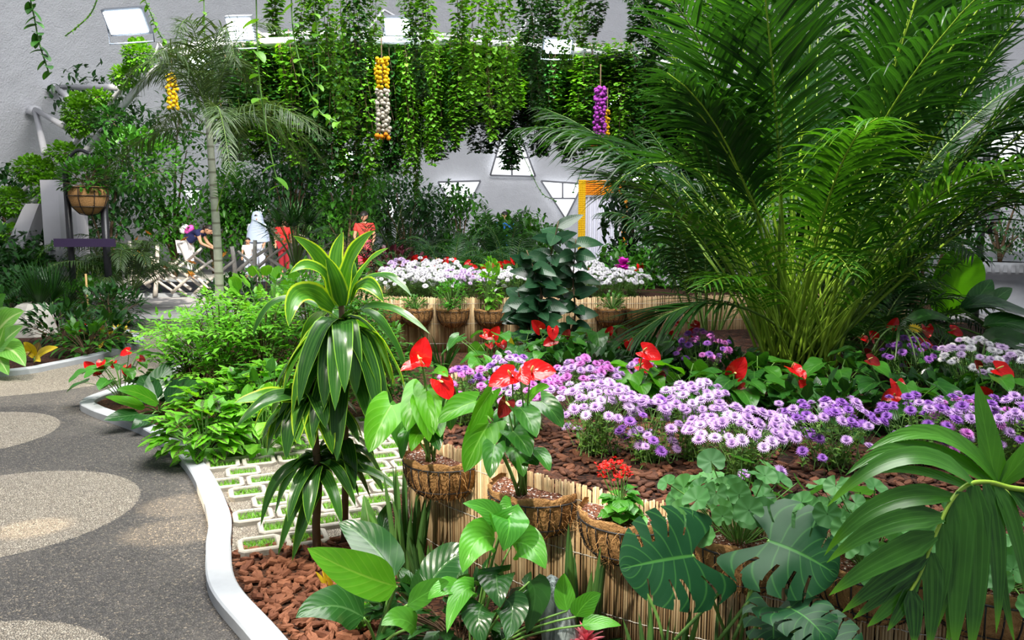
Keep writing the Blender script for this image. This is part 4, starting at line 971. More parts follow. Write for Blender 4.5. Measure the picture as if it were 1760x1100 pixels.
for i in range(6000):
    x, y = U(-1.5, -.3), U(2.55, 3.95)
    d = np.linalg.norm(kr - np.array([x, y]), axis=1); j = d.argmin(); tgk = nrm(kr[min(j + 1, len(kr) - 1)] - kr[max(j - 1, 0)]); sde = (np.array([x, y]) - kr[j]) @ np.array([tgk[1], -tgk[0]])
    if sde < .15 or inpoly(x, y, area): continue
    px = 880 + FPX * x / y
    if px > 640: continue
    if any((x - a) ** 2 + (y - b) ** 2 < .036 ** 2 for a, b in pts): continue
    pts.append((x, y))
    o = bpy.data.objects.new('bark_chip', CH[i % 6]); C.objects.link(o); o.location = (x, y, .026 + U(0, .012)); o.rotation_euler = (U(-.35, .35), U(-.35, .35), U(0, 6.28)); s_ = U(.95, 1.75); o.scale = (s_, s_, s_)
    tag(o, 'loose reddish brown bark chip in the mulch between kerb and dracaena', 'bark chip', 'bark chips by the kerb')
    chips += 1
    if chips >= 290: break
m = MB(); tmb = MB(); a = np.linspace(0, 6.283, 9)[:-1]
tmb.add(np.vstack([np.c_[.9 * np.cos(a), .5 * np.sin(a), 0 * a - .2], np.c_[np.cos(a), .55 * np.sin(a), 0 * a], np.c_[.8 * np.cos(a), .42 * np.sin(a), 0 * a + .22], [[0, 0, .25]]]), [(r * 8 + j, r * 8 + (j + 1) % 8, r * 8 + 8 + (j + 1) % 8, r * 8 + 8 + j) for r in range(2) for j in range(8)] + [(16 + j, 16 + (j + 1) % 8, 24) for j in range(8)])
pp = []
for i in range(6000):
    j = RNG.integers(30, len(wl) - 6); t = U(.04, 1.3); p = wl[j] - wn[j] * t; 
    if p[1] > 2.2: pp.append((*p, BEDZ + .008))
    if len(pp) > 2600: break
pp = np.array(pp); k = len(pp); place(m, tmb, pp, frame(np.array([0, 0, 1.]) + sph(k) * .35, sph(k)), U(.014, .034, k) )
q = NT('bed_chip'); nz = q.noise(50, 4, q.obj()); bcm = q.done(q.bsdf(q.mix(q.rnd(), q.mix(nz, (.022, .009, .006), (.05, .02, .012)), q.mix(nz, (.08, .028, .014), (.17, .065, .032))), .8, .25, q.bump(nz, .7, .01)))
tag(m.build('bark_mulch', bcm, smooth=False), 'reddish brown bark pieces covering the soil of the near flower bed', 'bark mulch', kind='stuff')

# ================================================================== THE NEAR FLOWER BED
def bedpt(px, py, z=BEDZ): return G(px, py, z)
def mumat(px, py, w, h, cols, n, label, sc=1., **kw):
    p = bedpt(px, py); return mum_plant(label, p, n, w, h, cols, sc=sc, **kw)
mumat(1028, 785, .20, .37, ('lilac', 'pale', 'lilac'), 64, 'pale lilac chrysanthemum on tall bare stems nearest the mulch gap')
mumat(1118, 795, .15, .31, ('lilac', 'purple', 'lilac'), 42, 'low lilac chrysanthemum with darker purple heads between two taller ones', low=.35)
mumat(1192, 792, .17, .38, ('lilac', 'pale'), 50, 'tall lilac chrysanthemum just behind the front pair')
mumat(1272, 830, .235, .32, ('lilac', 'lilac', 'pale'), 70, 'wide lilac chrysanthemum at the front above the scalloped leaves')
mumat(1430, 805, .20, .33, ('purple', 'lilac', 'purple'), 50, 'violet chrysanthemum with thin leafy stems left of the palm frond')
mumat(1575, 800, .18, .33, ('purple', 'lilac'), 40, 'violet chrysanthemum behind the arching palm blades')
mumat(1668, 800, .18, .33, ('purple', 'lilac', 'magenta'), 46, 'violet chrysanthemum behind the upright palm blade')
mumat(1745, 812, .20, .34, ('purple', 'lilac'), 50, 'violet chrysanthemum at the right edge of the picture')
mumat(1005, 712, .20, .33, ('magenta', 'lilac', 'magenta'), 56, 'magenta chrysanthemum mound left of the broad green leaves', low=.05)
mumat(902, 745, .19, .33, ('magenta', 'magenta', 'lilac'), 60, 'magenta chrysanthemum mound right behind the three red flowers', low=.05)
mumat(800, 730, .13, .33, ('purple', 'magenta'), 34, 'small purple chrysanthemum between the two potted red flowers', low=.2)
mumat(878, 700, .15, .33, ('purple', 'lilac'), 34, 'dark purple chrysanthemum rising behind the magenta mound')
mumat(1105, 700, .15, .30, ('lilac', 'magenta'), 36, 'lilac chrysanthemum half hidden by broad green leaves')
mumat(1205, 668, .18, .38, ('purple', 'magenta'), 40, 'purple chrysanthemum far back by the palm stems')
mumat(1668, 712, .20, .44, ('white', 'pale'), 48, 'whitish lilac chrysanthemum behind the violet row near the right edge')
mumat(1752, 722, .18, .42, ('white', 'pale'), 40, 'whitish chrysanthemum cut by the right edge of the picture')
mumat(1560, 690, .16, .40, ('purple', 'purple'), 26, 'dark violet chrysanthemum under the drooping dry palm leaf')
mumat(1340, 770, .10, .22, ('lilac', 'pale'), 22, 'small lilac chrysanthemum beside the wide front one')
fdir = [((-.8, -.3, -.3), (0, -.8, .6)), ((.8, -.3, -.3), (0, -.8, .6)), ((0, -.5, -.8), (0, -.9, .4)), ((.4, -.2, .8), (-.1, -1, .2)), ((-.5, -.3, .6), (.1, -1, .3)), ((.3, -.8, -.3), (0, -.5, .85))]
def bed_anth(label, bx, by, fls, nl=14, h=.30, ls=.15, Y=None, z=BEDZ, mat='anth', group=None):
    p = bedpt(bx, by, z); root = thing('anthurium', label, 'plant', p, 0, group); fol, st = MB(), MB()
    az = U(0, 6.28) + np.arange(nl) * 2.4; tl = U(.2, 1, nl)
    hd = np.c_[np.cos(az) * h * .75 * tl, np.sin(az) * h * .6 * tl, h * U(.35, 1., nl)]; L = ls * U(.75, 1.25, nl)
    leaves(fol, hd, np.c_[np.cos(az), np.sin(az) - .3, U(-.6, .2, nl)], L, L * U(.72, .86, nl), .7, 9, 6, HEART, fold=.18, lobe=.28, cup=.1, wave=.12, wf=1.5)
    b = np.c_[U(-.02, .02, (nl, 2)), np.zeros(nl)]; md = (b + hd) / 2 + np.c_[-hd[:, :2] * .2, np.full(nl, h * .15)]; t = np.linspace(0, 1, 6)[None, :, None]
    tubes(st, (1 - t) ** 2 * b[:, None] + 2 * t * (1 - t) * md[:, None] + t * t * hd[:, None], .003, 5)
    for i, f_ in enumerate(fls):
        hp = P(f_[0], f_[1], p[1] + U(-.1, .06)) - p; yd, zd = fdir[RNG.integers(len(fdir))]
        add_spathe(root, st, (U(-.02, .02), U(-.02, .02), 0), hp, yd, zd, (f_[2] if len(f_) > 2 else 1.) * .8, len(f_) > 3)
    fol.build('foliage', M[mat], root); st.build('stem', M['stem'], root); return root
bed_anth('red anthurium with upright flowers close behind the second basket plant', 845, 655, [(832, 574), (848, 578), (860, 590), (840, 592, .8, 1)], 12, .34)
bed_anth('red anthurium with three flowers in front of the rubber plant', 955, 655, [(928, 566, 1.1), (950, 565), (952, 585), (985, 594, .9), (972, 578, .8, 1)], 16, .30)
bed_anth('red anthurium with small flowers right of the rubber plant', 1075, 640, [(1080, 586, .9), (1060, 598, .6), (1046, 572, .7)], 14, .26)
bed_anth('anthurium with a large glossy red flower over bright round leaves', 1090, 708, [(1105, 603, 1.35), (1100, 628, 1.1), (1132, 652, .8, 1)], 16, .27, .16, mat='anthb')
bed_anth('anthurium with a cluster of red flowers near the palm stems', 1175, 650, [(1166, 552, .9), (1190, 556, 1.), (1150, 580, .7), (1186, 575, .7), (1176, 592, .9)], 16, .28)
bed_anth('anthurium with one wide open red flower beside the palm base', 1265, 720, [(1262, 642, 1.35), (1280, 665, .7, 1)], 15, .24, .16)
bed_anth('anthurium with red flowers low in front of the palm base', 1370, 722, [(1360, 632, 1.1), (1372, 640, .8), (1362, 662, 1.), (1385, 668, .9), (1425, 672, .9)], 16, .22, .16)
bed_anth('anthurium with two red flowers above the violet row', 1548, 738, [(1540, 657, 1.), (1536, 680, 1.), (1492, 618, .9, 1)], 16, .26, .15)
bed_anth('anthurium with red flowers under the dry drooping palm leaf', 1500, 665, [(1480, 580, .8), (1503, 582, .9), (1492, 612, 1., 1)], 14, .28)
bed_anth('anthurium with scattered red flowers at the back right of the bed', 1590, 655, [(1532, 562, .9), (1592, 562, 1.), (1635, 568, 1.), (1582, 592, 1.2), (1598, 628, .9), (1562, 632, 1., 1)], 18, .32)
bed_anth('anthurium with a large red flower beside white chrysanthemums', 1700, 730, [(1712, 634, 1.2), (1694, 684, 1.1), (1682, 630, .7, 1)], 14, .30, .15)
bed_anth('low leafy anthurium in the middle of the bed behind lilac flowers', 1180, 705, [(1135, 655, .6, 1)], 16, .26, .16)
bed_anth('leafy anthurium left of the palm base without open flowers', 1300, 680, [(1300, 640, .6, 1)], 15, .26, .15)
bed_anth('leafy anthurium at the right of the palm base', 1440, 690, [(1428, 690, .6, 1)], 15, .28, .15)
bed_anth('leafy anthurium at the back left of the bed', 900, 640, [(912, 600, .6, 1)], 16, .28, .16)
bed_anth('leafy anthurium at the back of the bed behind the red cluster', 1020, 632, [(1005, 600, .5, 1)], 16, .30, .16)
bed_anth('leafy anthurium in shade near the right edge', 1660, 690, [(1650, 660, .6, 1)], 16, .30, .15)
# the bright canna-like leaf with a yellow edge and the yellow bloom
big_leaf_plant('bromeliad', 'dark bromeliad with one orange tongue behind the potted red flowers', bedpt(885, 650), [(bedpt(885, 645), P(870, 600, 5.5), P(862, 565, 5.5), .05, (0, -1, .1), 'shrubd'), (bedpt(890, 645), P(885, 600, 5.5), P(872, 570, 5.5), .045, (0, -1, .1), 'croton'), (bedpt(890, 645), P(905, 610, 5.5), P(925, 600, 5.4), .05, (0, -1, .3), 'shrubd')], prof=STRAP)
m = MB(); k = 16; a = np.arange(k) * 6.283 / k; leaves(m, [(0, 0, 0)] * k, np.c_[np.cos(a), np.sin(a), np.full(k, .3)], .05, .02, .2, 2, 1, OVATE, fold=0)
ym = m.mesh('flower', plain('yellow_petal', (.80, .55, .02), .6, .3, trans=.2))
for (px, py), lb in [((1222, 596), 'small yellow daisy by the purple flowers near the palm base'), ((1572, 566), 'yellow bloom among red flowers at the back right')]:
    p = P(px, py, 5.7); b = np.array([p[0], p[1], BEDZ]); r = thing('yellow_daisy', lb, 'flower', b)
    s = MB(); tube(s, bez((0, 0, 0), (.01, 0, .15), p - b, 6), .003, 5); s.build('stem', M['stem'], r)
    inst('flower', ym, r, p - b, Matrix.Rotation(.6, 3, 'X'), 1.1)
# ferny undergrowth filling the bed between plants
for px, py, n, r in [(1000, 660, 200, .35), (1130, 640, 200, .35), (1420, 735, 160, .3), (1620, 720, 200, .3), (1250, 660, 160, .3), (860, 690, 120, .2), (1740, 690, 180, .3)]:
    p = bedpt(px, py); bush('bed_undergrowth', 'dark low leaves filling the bed between flowering plants', p, n, (r, .25, .13), .09, (.06, .12), .55, 'shrubd' if n > 150 else 'mid', OVATE, .7, group='undergrowth of the near bed')

# ---- the big areca palm
ao = np.array([2.0, 5.75, BEDZ])
root = thing('areca_palm', 'huge clumping palm with yellow-green stems rising out of the flower bed', 'palm', ao)
def fr_to(tipdir, L, droop, mat='areca', **kw):
    b = np.array([U(-.2, .2), U(-.12, .12), 0]); f, cv = frond(root, b, tipdir, L, droop, mat=mat, **kw); return f
kw = dict(jit=.10, bare=.42, nl=36, ll=.72, lw=.036, rr=.014, ldroop=.8, vee=.15, fwd=.95)
spec_ = [(-.50, -.1, 2.7, .95), (-.34, -.3, 3.0, .8), (-.55, .0, 2.2, .8), (-.18, -.2, 3.1, .62), (-.95, -.35, 1.75, 1.25), (-.42, .2, 2.7, .95), (-.30, .1, 3.2, .6), (-.45, -.3, 2.5, .75),
         (.0, -.35, 2.9, .5), (.12, -.30, 3.2, .45), (.26, -.32, 3.0, .5), (.42, -.25, 3.1, .6), (.30, -.1, 3.4, .42), (.06, -.05, 3.4, .35), (.18, -.42, 3.3, .5), (.34, -.42, 3.5, .5), (-.1, -.3, 3.4, .5),
         (.55, -.1, 2.9, .8), (.5, .15, 3.1, .7), (-.1, -.5, 2.4, .9), (.22, -.55, 2.4, .95), (.5, -.4, 2.2, .9),
         (-.3, -.4, 2.7, .8), (.4, .3, 2.8, .7), (-.2, .3, 3.0, .6), (.1, .3, 3.2, .55), (-.5, .25, 2.7, .7), (-.25, -.1, 2.4, 1.3), (.15, -.15, 2.5, 1.2), (.35, -.05, 2.4, 1.3), (-.05, .1, 2.6, 1.1), (.5, -.45, 3.6, .42), (.62, -.5, 3.3, .5), (.62, -.3, 3.6, .5), (.42, -.55, 3.7, .4), (.75, -.4, 3.0, .5), (-.28, -.45, 3.2, .62), (.05, -.55, 3.0, .7)]
for dx, dy, L, dr in spec_:
    k2 = dict(kw); k2['ldroop'] = U(.25, 1.2); k2['vee'] = U(-.2, .5); k2['bare'] = U(.36, .54); k2['fwd'] = U(.7, 1.15)
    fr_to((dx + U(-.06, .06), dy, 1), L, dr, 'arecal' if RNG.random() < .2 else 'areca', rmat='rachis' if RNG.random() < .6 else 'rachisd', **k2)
# bare young canes fanning out of the base
m = MB()
for i in range(90):
    a = U(-.75, .75); L = U(.8, 1.45); b = (U(-.25, .25), U(-.2, .1), 0); tube(m, bez(b, (b[0] + a * .22, b[1] + U(-.1, .1), L * .55), (b[0] + a * .85 * L, b[1] + U(-.25, .15), L), 8), np.linspace(U(.008, .013), .004, 8), 6)
m.build('cane', M['rachis'], root)
for i in range(22):
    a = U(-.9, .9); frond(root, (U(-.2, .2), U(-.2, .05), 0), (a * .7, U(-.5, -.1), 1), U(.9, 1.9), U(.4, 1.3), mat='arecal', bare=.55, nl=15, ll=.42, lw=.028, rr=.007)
# second palms behind and to the right
palm_clump('areca_palm', 'dark feather palm standing right behind the huge palm', (3.1, 7.3, .5), 24, (1.9, 3.3), (58, 84), (.6, 1.3), nl=36, ll=.6, lw=.038, mat='areca', rmat='rachisd', bare=.3, ldroop=.8, vee=.1, fwd=.9)
palm_clump('areca_palm', 'tall dark feather palm at the right rising past the top of the picture', (3.7, 8.2, .5), 20, (3.4, 4.6), (68, 86), (.5, .9), nl=44, ll=.65, lw=.042, mat='areca', rmat='rachisd', bare=.35, ldroop=.7, vee=.1, fwd=.9)
palm_clump('areca_palm', 'feather palm behind the huge palm on its left side', (2.05, 8.4, .3), 16, (1.8, 3.0), (66, 86), (.7, 1.2), nl=34, ll=.55, lw=.038, ldroop=1.3, vee=.1, mat='areca', rmat='rachisd', bare=.3)
for lb, p, L in [('low feather palm sprawling right of the huge palm base', (2.75, 6.4, .5), (.8, 1.3)), ('low feather palm in the shade left of the paddle leaf', (3.2, 7.0, .5), (1.0, 1.5))]:
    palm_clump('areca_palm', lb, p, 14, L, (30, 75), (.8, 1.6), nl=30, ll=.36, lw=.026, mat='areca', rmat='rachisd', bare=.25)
# dry drooping leaf over the red flowers
root = thing('umbrella_sedge', 'thin stalk with long drooping grey-green blades over the red flowers', 'plant', bedpt(1545, 690))
m = MB(); k = 16; a = np.arange(k) * 2.4; top = P(1545, 565, bedpt(1545, 690)[1]) - bedpt(1545, 690)
leaves(m, [top] * k, np.c_[np.cos(a), np.sin(a), np.full(k, .35)], U(.26, .40, k), .013, 1.9, 9, 2, STRAP, fold=.3); m.build('foliage', M['foxtail'], root)
m = MB(); tube(m, bez((0, 0, 0), top * .5, top, 6), .005, 5); m.build('stem', M['stem'], root)

# ---- paddle-leaved plants at the right
big_leaf_plant('bird_of_paradise', 'large upright bright green paddle leaf at the right behind the palms', (3.75, 7.0, .05), [
    (P(1630, 545, 7.0), P(1632, 490, 7.0), P(1668, 428, 7.0), .50, (.15, -1, 0), 'banana')], prof=PADDLE, m=10, n=16, wave=.02, stemr=.02)
rp = np.array([3.75, 5.9, BEDZ])
big_leaf_plant('bird_of_paradise', 'dark paddle-leaved plant with arching stalks at the right edge', rp, [
    (P(1650, 530, 6.0), P(1720, 500, 6.0), P(1850, 590, 5.9), .30, (0, -.25, 1), 'philo'), (P(1690, 560, 5.8), P(1760, 535, 5.8), P(1880, 640, 5.6), .30, (0, -.4, 1), 'philo'),
    (P(1640, 560, 5.9), P(1600, 520, 5.9), P(1540, 570, 5.8), .16, (0, -.4, 1), 'shrubd'), (P(1690, 590, 5.6), P(1740, 560, 5.6), P(1800, 640, 5.4), .26, (0, -.5, 1), 'shrubd'),
    (P(1660, 540, 6.1), P(1690, 500, 6.2), P(1705, 480, 6.3), .16, (-.5, -.8, .2), 'philo'), (P(1690, 530, 6.1), P(1720, 505, 6.2), P(1740, 495, 6.3), .12, (-.3, -.8, .3), 'philo'), (P(1720, 620, 5.5), P(1760, 590, 5.5), P(1800, 690, 5.3), .26, (0, -.6, 1), 'shrubd')], prof=LANCE, stemr=.011)

# ---- rubber plant between the two planters
fo = np.array([.40, 8.7, .02]); root = thing('rubber_plant', 'rubber plant with dark thick oval leaves standing between the two planters', 'plant', fo)
f, s = MB(), MB()
stems = [[(932, 640), (925, 540), (940, 470), (960, 380)], [(940, 640), (930, 560), (930, 500), (905, 430)], [(950, 640), (985, 560), (985, 480), (990, 410)], [(930, 640), (915, 580), (900, 540), (890, 500)]]
for sx in stems:
    c = crom([P(x, y, 8.7 + U(-.2, .2)) - fo if y < 640 else np.array([U(-.05, .05), 0, 0]) for x, y in sx], 8); tube(s, c, np.linspace(.014, .006, len(c)), 6)
    k = 30; t = np.sort(U(.2, 1, k)); i = (t * (len(c) - 1)).astype(int); a = np.arange(k) * 2.4
    leaves(f, c[i], np.c_[np.cos(a), np.sin(a) - .25, U(-.35, .6, k)], U(.24, .34, k), U(.13, .17, k), U(.1, .6, k), 8, 4, OVATE, fold=.15, wave=.03, up=(0, -.85, .5))
f.build('foliage', M['ficus'], root); s.build('stem', M['brown'], root)

# ================================================================== LEFT OF THE PLANTER
a1 = G(212, 692, .03)
bed_anth('red anthurium at the tip of the kerb beside the path', 212, 692, [(160, 634, 1.2), (175, 622, 1.), (222, 604, 1.), (240, 616, .9, 1), (219, 630, 1.1), (196, 622, .8), (172, 640, .8)], 20, .42, .16, z=.03)
p0 = np.array(G(275, 712, .03))
big_leaf_plant('philodendron', 'broad-leaved philodendron beside the path behind the kerb tip', p0, specs([
    ((272, 688), (262, 655), (300, 618), 6.5, 6.6, 6.8, .21, (.3, -.9, .3), 'philo'), ((268, 690), (250, 660), (242, 645), 6.5, 6.6, 6.6, .21, (.2, -1, .2), 'philo'), ((272, 694), (235, 668), (200, 670), 6.4, 6.2, 6.1, .15, (.2, -.7, .7), 'philob'),
    ((285, 690), (310, 665), (325, 648), 6.5, 6.5, 6.5, .18, (-.3, -.9, .3), 'philo'), ((290, 692), (330, 665), (352, 660), 6.5, 6.4, 6.4, .20, (-.2, -.8, .6), 'philo'), ((250, 700), (215, 690), (180, 682), 6.3, 6.2, 6.1, .14, (0, -.5, .8), 'philob'),
    ((240, 712), (210, 715), (178, 722), 6.2, 6.1, 6.0, .16, (0, -.6, .8), 'philo'), ((262, 712), (250, 718), (225, 738), 6.2, 6.0, 5.95, .14, (.1, -.8, .6), 'philo'), ((280, 690), (288, 660), (282, 630), 6.6, 6.7, 6.8, .19, (0, -1, .1), 'philo')]))
def serr(lb, px, py, n, r, zc, L=(.13, .19), mat='coleus', wr=.66, z=.03, group=None):
    p = G(px, py, z); return bush('coleus', lb, p, n, r, zc, L, wr, mat, OVATE, .55, 7, group, 'plant', .18, .2, 'stem', (6, 4), shell=.8, flat=.35)
serr('bright green coleus with dark leaf centres at the kerb', 352, 782, 110, (.25, .22, .16), .17)
serr('bright green coleus with dark-centred leaves behind the kerb one', 385, 745, 110, (.28, .26, .2), .2)
serr('plain bright green leafy coleus beside the dracaena', 455, 775, 110, (.24, .22, .2), .2, (.11, .16), 'shrub', .7)
serr('plain bright green leafy plant behind the coleus', 440, 725, 130, (.3, .28, .22), .24, (.11, .16), 'shrub', .62)
serr('leafy green plant behind the dracaena stems', 470, 740, 140, (.34, .3, .28), .26, (.10, .15), 'mid', .6)
# pinnate shrubs
def pinnate(label, loc, n, r, zc, L=.075, mat='shrub', twig=.24, k=9, name='orange_jasmine', ns=8):
    root = thing(name, label, 'shrub', loc); f, s = MB(), MB()
    p = sph(n) * (RNG.random((n, 1)) ** .33) * np.asarray(r) + np.array([0, 0, zc]); p[:, 2] = np.maximum(p[:, 2], .05)
    d = nrm(p * np.array([1, 1, 0]) + sph(n) * .4 + np.array([0, 0, .25])); t = np.linspace(.15, 1, k)
    for j, tt in enumerate(t):
        pj = p + d * twig * tt + np.array([0, 0, -.06 * tt * tt]); sd = nrm(np.cross(d, (0, 0, 1)))
        dd = nrm(d * .6 + sd * (1 if j % 2 else -1) + sph(n) * .15) if j < k - 1 else d
        leaves(f, pj, dd, L * U(.8, 1.2, n), L * .45, .6, 3, 2, OVATE, fold=.2)
    i = RNG.permutation(n)[:min(n, 60)]
    tubes(s, np.stack([p[i], p[i] + d[i] * twig * .5 - np.array([0, 0, .01]), p[i] + d[i] * twig - np.array([0, 0, .06])], 1), .0016, 3)
    e = p[i]; b = np.c_[e[:, :2] * .15, np.zeros(len(i))]; tubes(s, np.stack([b, (b + e) / 2 + np.c_[-e[:, :2] * .2, e[:, 2] * .1], e], 1), .004, 4)
    f.build('foliage', M[mat], root); s.build('stem', M['brown'], root); return root
pinnate('airy bright green shrub around the slim palm trunk', G(385, 690, .03), 190, (.46, .40, .42), .52)
pinnate('airy bright green shrub spreading over the path left of the palm trunk', G(335, 672, .03), 110, (.42, .32, .25), .45, .08)
pinnate('airy green shrub right of the slim palm trunk', G(455, 690, .03), 150, (.42, .4, .40), .5, .075, 'shrub')
pinnate('airy green shrub behind the dracaena crown', G(540, 680, .03), 190, (.5, .4, .50), .55, .08, 'mid')
pinnate('airy green shrub between the dracaena and the first basket', G(640, 720, .03), 120, (.34, .3, .34), .38, .075, 'mid')
pinnate('lanky green shrub in front of the far reed wall end', G(600, 640, .03), 150, (.4, .3, .5), .6, .08, 'mid')
bush('coleus', 'bright round-leaved plant left of the dracaena crown', G(465, 640, .03), 70, (.36, .3, .22), .80, (.11, .17), .85, 'shrub', ROUND, .5, 10, None, 'plant', .1, .15, 'stem', (5, 4), shell=.8, nstem=1)
bush('laurel_bush', 'dark green bush against the slim palm trunk by the plaza', G(400, 585, .03), 380, (.42, .4, .36), .5, (.08, .12), .5, 'shrubd')
bush('laurel_bush', 'dark green bush right of the plaza edge', G(455, 580, .03), 330, (.5, .4, .42), .5, (.07, .11), .5, 'mid')
bush('laurel_bush', 'mid green bush behind the dracaena', G(540, 590, .03), 420, (.6, .4, .5), .55, (.07, .11), .5, 'mid')
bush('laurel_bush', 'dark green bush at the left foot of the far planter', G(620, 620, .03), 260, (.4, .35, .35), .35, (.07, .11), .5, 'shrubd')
# shade plants at the foot of the far wall
for px, lb, mt in [(690, 'dark spiky plant at the foot of the far reed wall left part', 'shrubd'), (760, 'dark spiky plant at the foot of the far reed wall', 'shrubd'), (1010, 'dark leafy plant at the foot of the far wall right of the rubber plant', 'shrubd'), (1100, 'dark leafy plant below the last far basket', 'mid')]:
    swords('spike_plant', lb, G(px, 640, .03), 16, (.25, .5), .04, .7, .06, mt, droop=.4)
# slim palm
fo = np.array([-3.02, 8.33, .02]); root = thing('foxtail_palm', 'slim grey-trunked palm with drooping feathery crown beside the path', 'palm', fo)
q = NT('palm_trunk'); u, v = q.uv(); w = q.math('SINE', q.math('MULTIPLY', v, 130.)); nz = q.noise(18, 4, q.obj())
trk = q.done(q.bsdf(q.mix(q.step(w, .75, 1.), q.mix(nz, (.24, .25, .20), (.42, .44, .36)), (.16, .16, .12)), .7, .3))
m = MB(); tz = np.linspace(0, 2.62, 20); tube(m, np.c_[.02 * np.sin(tz * 1.5), 0 * tz, tz], np.interp(tz, [0, .3, 2.2, 2.62], [.062, .05, .036, .03]), 12); m.build('trunk', trk, root)
for i in range(20):
    a = i * 2.39996; e = math.radians(U(15, 82)); L = U(1.2, 1.75)
    frond(root, (0.01, 0, 2.5 + U(-.1, .12)), (math.cos(a) * math.cos(e), math.sin(a) * math.cos(e), math.sin(e)), L, U(1.2, 2.2), mat='foxtail', rmat='rachisd', bare=.16, nl=56, ll=.36, lw=.016, rr=.009, plume=1.0, ldroop=.9, fwd=.75, nseg=4)
f_, _ = frond(root, (0, 0, 1.55), (.3, -.2, 1), .9, 1.1, mat='mid', rmat='rachis', bare=.3, nl=22, ll=.2, lw=.016, rr=.006)

# ================================================================== THE FAR FLOWER BED
def p2(px, Y, z=.6): return np.array([(px - 880) / FPX * Y, Y, z])
wh = [(668, 10.2, 'white'), (700, 10.15, 'white'), (728, 10.3, 'white'), (752, 10.15, 'white'), (782, 10.2, 'pale'), (808, 10.1, 'pale'), (690, 10.6, 'pale'), (728, 10.7, 'white'), (768, 10.65, 'white'), (845, 10.2, 'white'), (872, 10.3, 'white'), (965, 10.3, 'white'), (992, 10.25, 'white'), (1030, 10.3, 'white'), (1060, 10.2, 'white'), (1010, 10.7, 'white'), (1085, 10.4, 'white')]
kinds = {'white': 'white chrysanthemum on the far planter', 'pale': 'pale lilac chrysanthemum on the far planter'}
place_w = ['at its left end', 'next to the left end', 'above the second basket', 'left of the lilac ones', 'above the green basket bush', 'right of the other lilac one', 'behind its left end', 'at the back left', 'at the back centre',
           'left of the rubber plant', 'touching the rubber plant', 'just right of the rubber plant', 'below the magenta orchid', 'under the palm frond tip', 'between palm leaflets', 'behind the rubber plant', 'last before the palm']
for (px, Y, c), w_ in zip(wh, place_w):
    mum_plant(kinds[c] + ' ' + w_, p2(px, Y), 44, .26, .40 if Y < 10.5 else .50, (c, c, 'white'), 'flowers on the far planter', 1.35, low=.15, flat=.14)
for i, (px, Y, fls) in enumerate([(700, 11.0, [(668, 475), (685, 478), (705, 452), (690, 462)]), (735, 11.2, [(712, 448), (728, 450), (745, 455), (750, 447)]), (770, 11.2, [(765, 452), (778, 446), (752, 462)]), (815, 11.1, [(808, 452), (812, 460), (822, 468), (830, 465)]),
                          (860, 11.2, [(845, 452), (850, 455), (865, 458), (874, 456)]), (895, 11.3, [(885, 450), (900, 462)]), (1085, 10.9, [(1075, 458), (1100, 456), (1090, 462)]), (1020, 11, [(1012, 466), (1000, 470)]), (640, 11.3, [(632, 452), (650, 466)])]):
    b = p2(px, Y); root = thing('anthurium', ['red anthurium behind the left white flowers', 'red anthurium at the back of the far planter', 'red anthurium under the far palm', 'red anthurium right of the far palm stem', 'red anthurium left of the rubber plant', 'red anthurium hidden behind the rubber plant', 'red anthurium beside the magenta orchid', 'red anthurium right of the rubber plant crown', 'red anthurium near the person in pink trousers'][i], 'plant', b, 0, 'red anthuriums of the far planter')
    fol, st = MB(), MB(); nl = 16; az = np.arange(nl) * 2.4; hh = .42
    hd = np.c_[np.cos(az) * .2 * U(.3, 1, nl), np.sin(az) * .2 * U(.3, 1, nl), hh * U(.4, 1, nl)]
    leaves(fol, hd, np.c_[np.cos(az), np.sin(az) - .2, U(-.5, .2, nl)], U(.12, .18, nl), .12, .6, 6, 4, HEART, fold=.18, lobe=.25)
    tubes(st, np.stack([hd * np.array([.1, .1, 0]), hd * np.array([.5, .5, .6]), hd], 1), .004, 4)
    for f_ in fls:
        yd, zd = fdir[RNG.integers(len(fdir))]; add_spathe(root, st, (0, 0, 0), P(*f_, Y + U(-.1, .1)) - b, yd, zd, 1.0)
    fol.build('foliage', M['anth'], root); st.build('stem', M['stem'], root)
bush('coleus', 'dark maroon leafy plant behind the left white flowers', p2(680, 11.2), 120, (.45, .3, .18), .42, (.08, .12), .6, 'maroon', OVATE, .6)
bush('fern', 'round bright green bush in a far basket', np.r_[FB[2][0] + FB[2][1] * .12, .56], 260, (.19, .16, .18), .17, (.03, .05), .8, 'hib', ROUND, .5, smat='stem')
bush('fern', 'low green tuft in a far basket', np.r_[FB[1][0] + FB[1][1] * .1, .55], 90, (.16, .12, .08), .08, (.03, .06), .6, 'mid', smat='stem')
bush('fern', 'tall leafy stem growing from a far basket', np.r_[FB[3][0] + FB[3][1] * .1, .55], 130, (.13, .12, .30), .32, (.06, .10), .7, 'shrub', smat='stem')
bush('fern', 'green tuft in the far basket right of the rubber plant', np.r_[FB[5][0] + FB[5][1] * .1, .55], 90, (.18, .12, .1), .1, (.04, .07), .6, 'mid', smat='stem')
orch = plain('magenta_petal', (.75, .02, .55), .5, .3, trans=.25)
root = thing('orchid', 'bright magenta bloom on the far planter left of the palm', 'flower', p2(1068, 10.3)); m = MB()
c_ = P(1070, 456, 10.3) - p2(1068, 10.3); k = 26; leaves(m, [c_] * k, sph(k) + np.array([0, -.2, .5]), U(.09, .14, k), .09, .5, 4, 3, ROUND, wave=.2); m.build('flower', orch, root)
m = MB(); tube(m, bez((0, 0, 0), c_ * .5, c_, 5), .006, 5); m.build('stem', M['stem'], root)

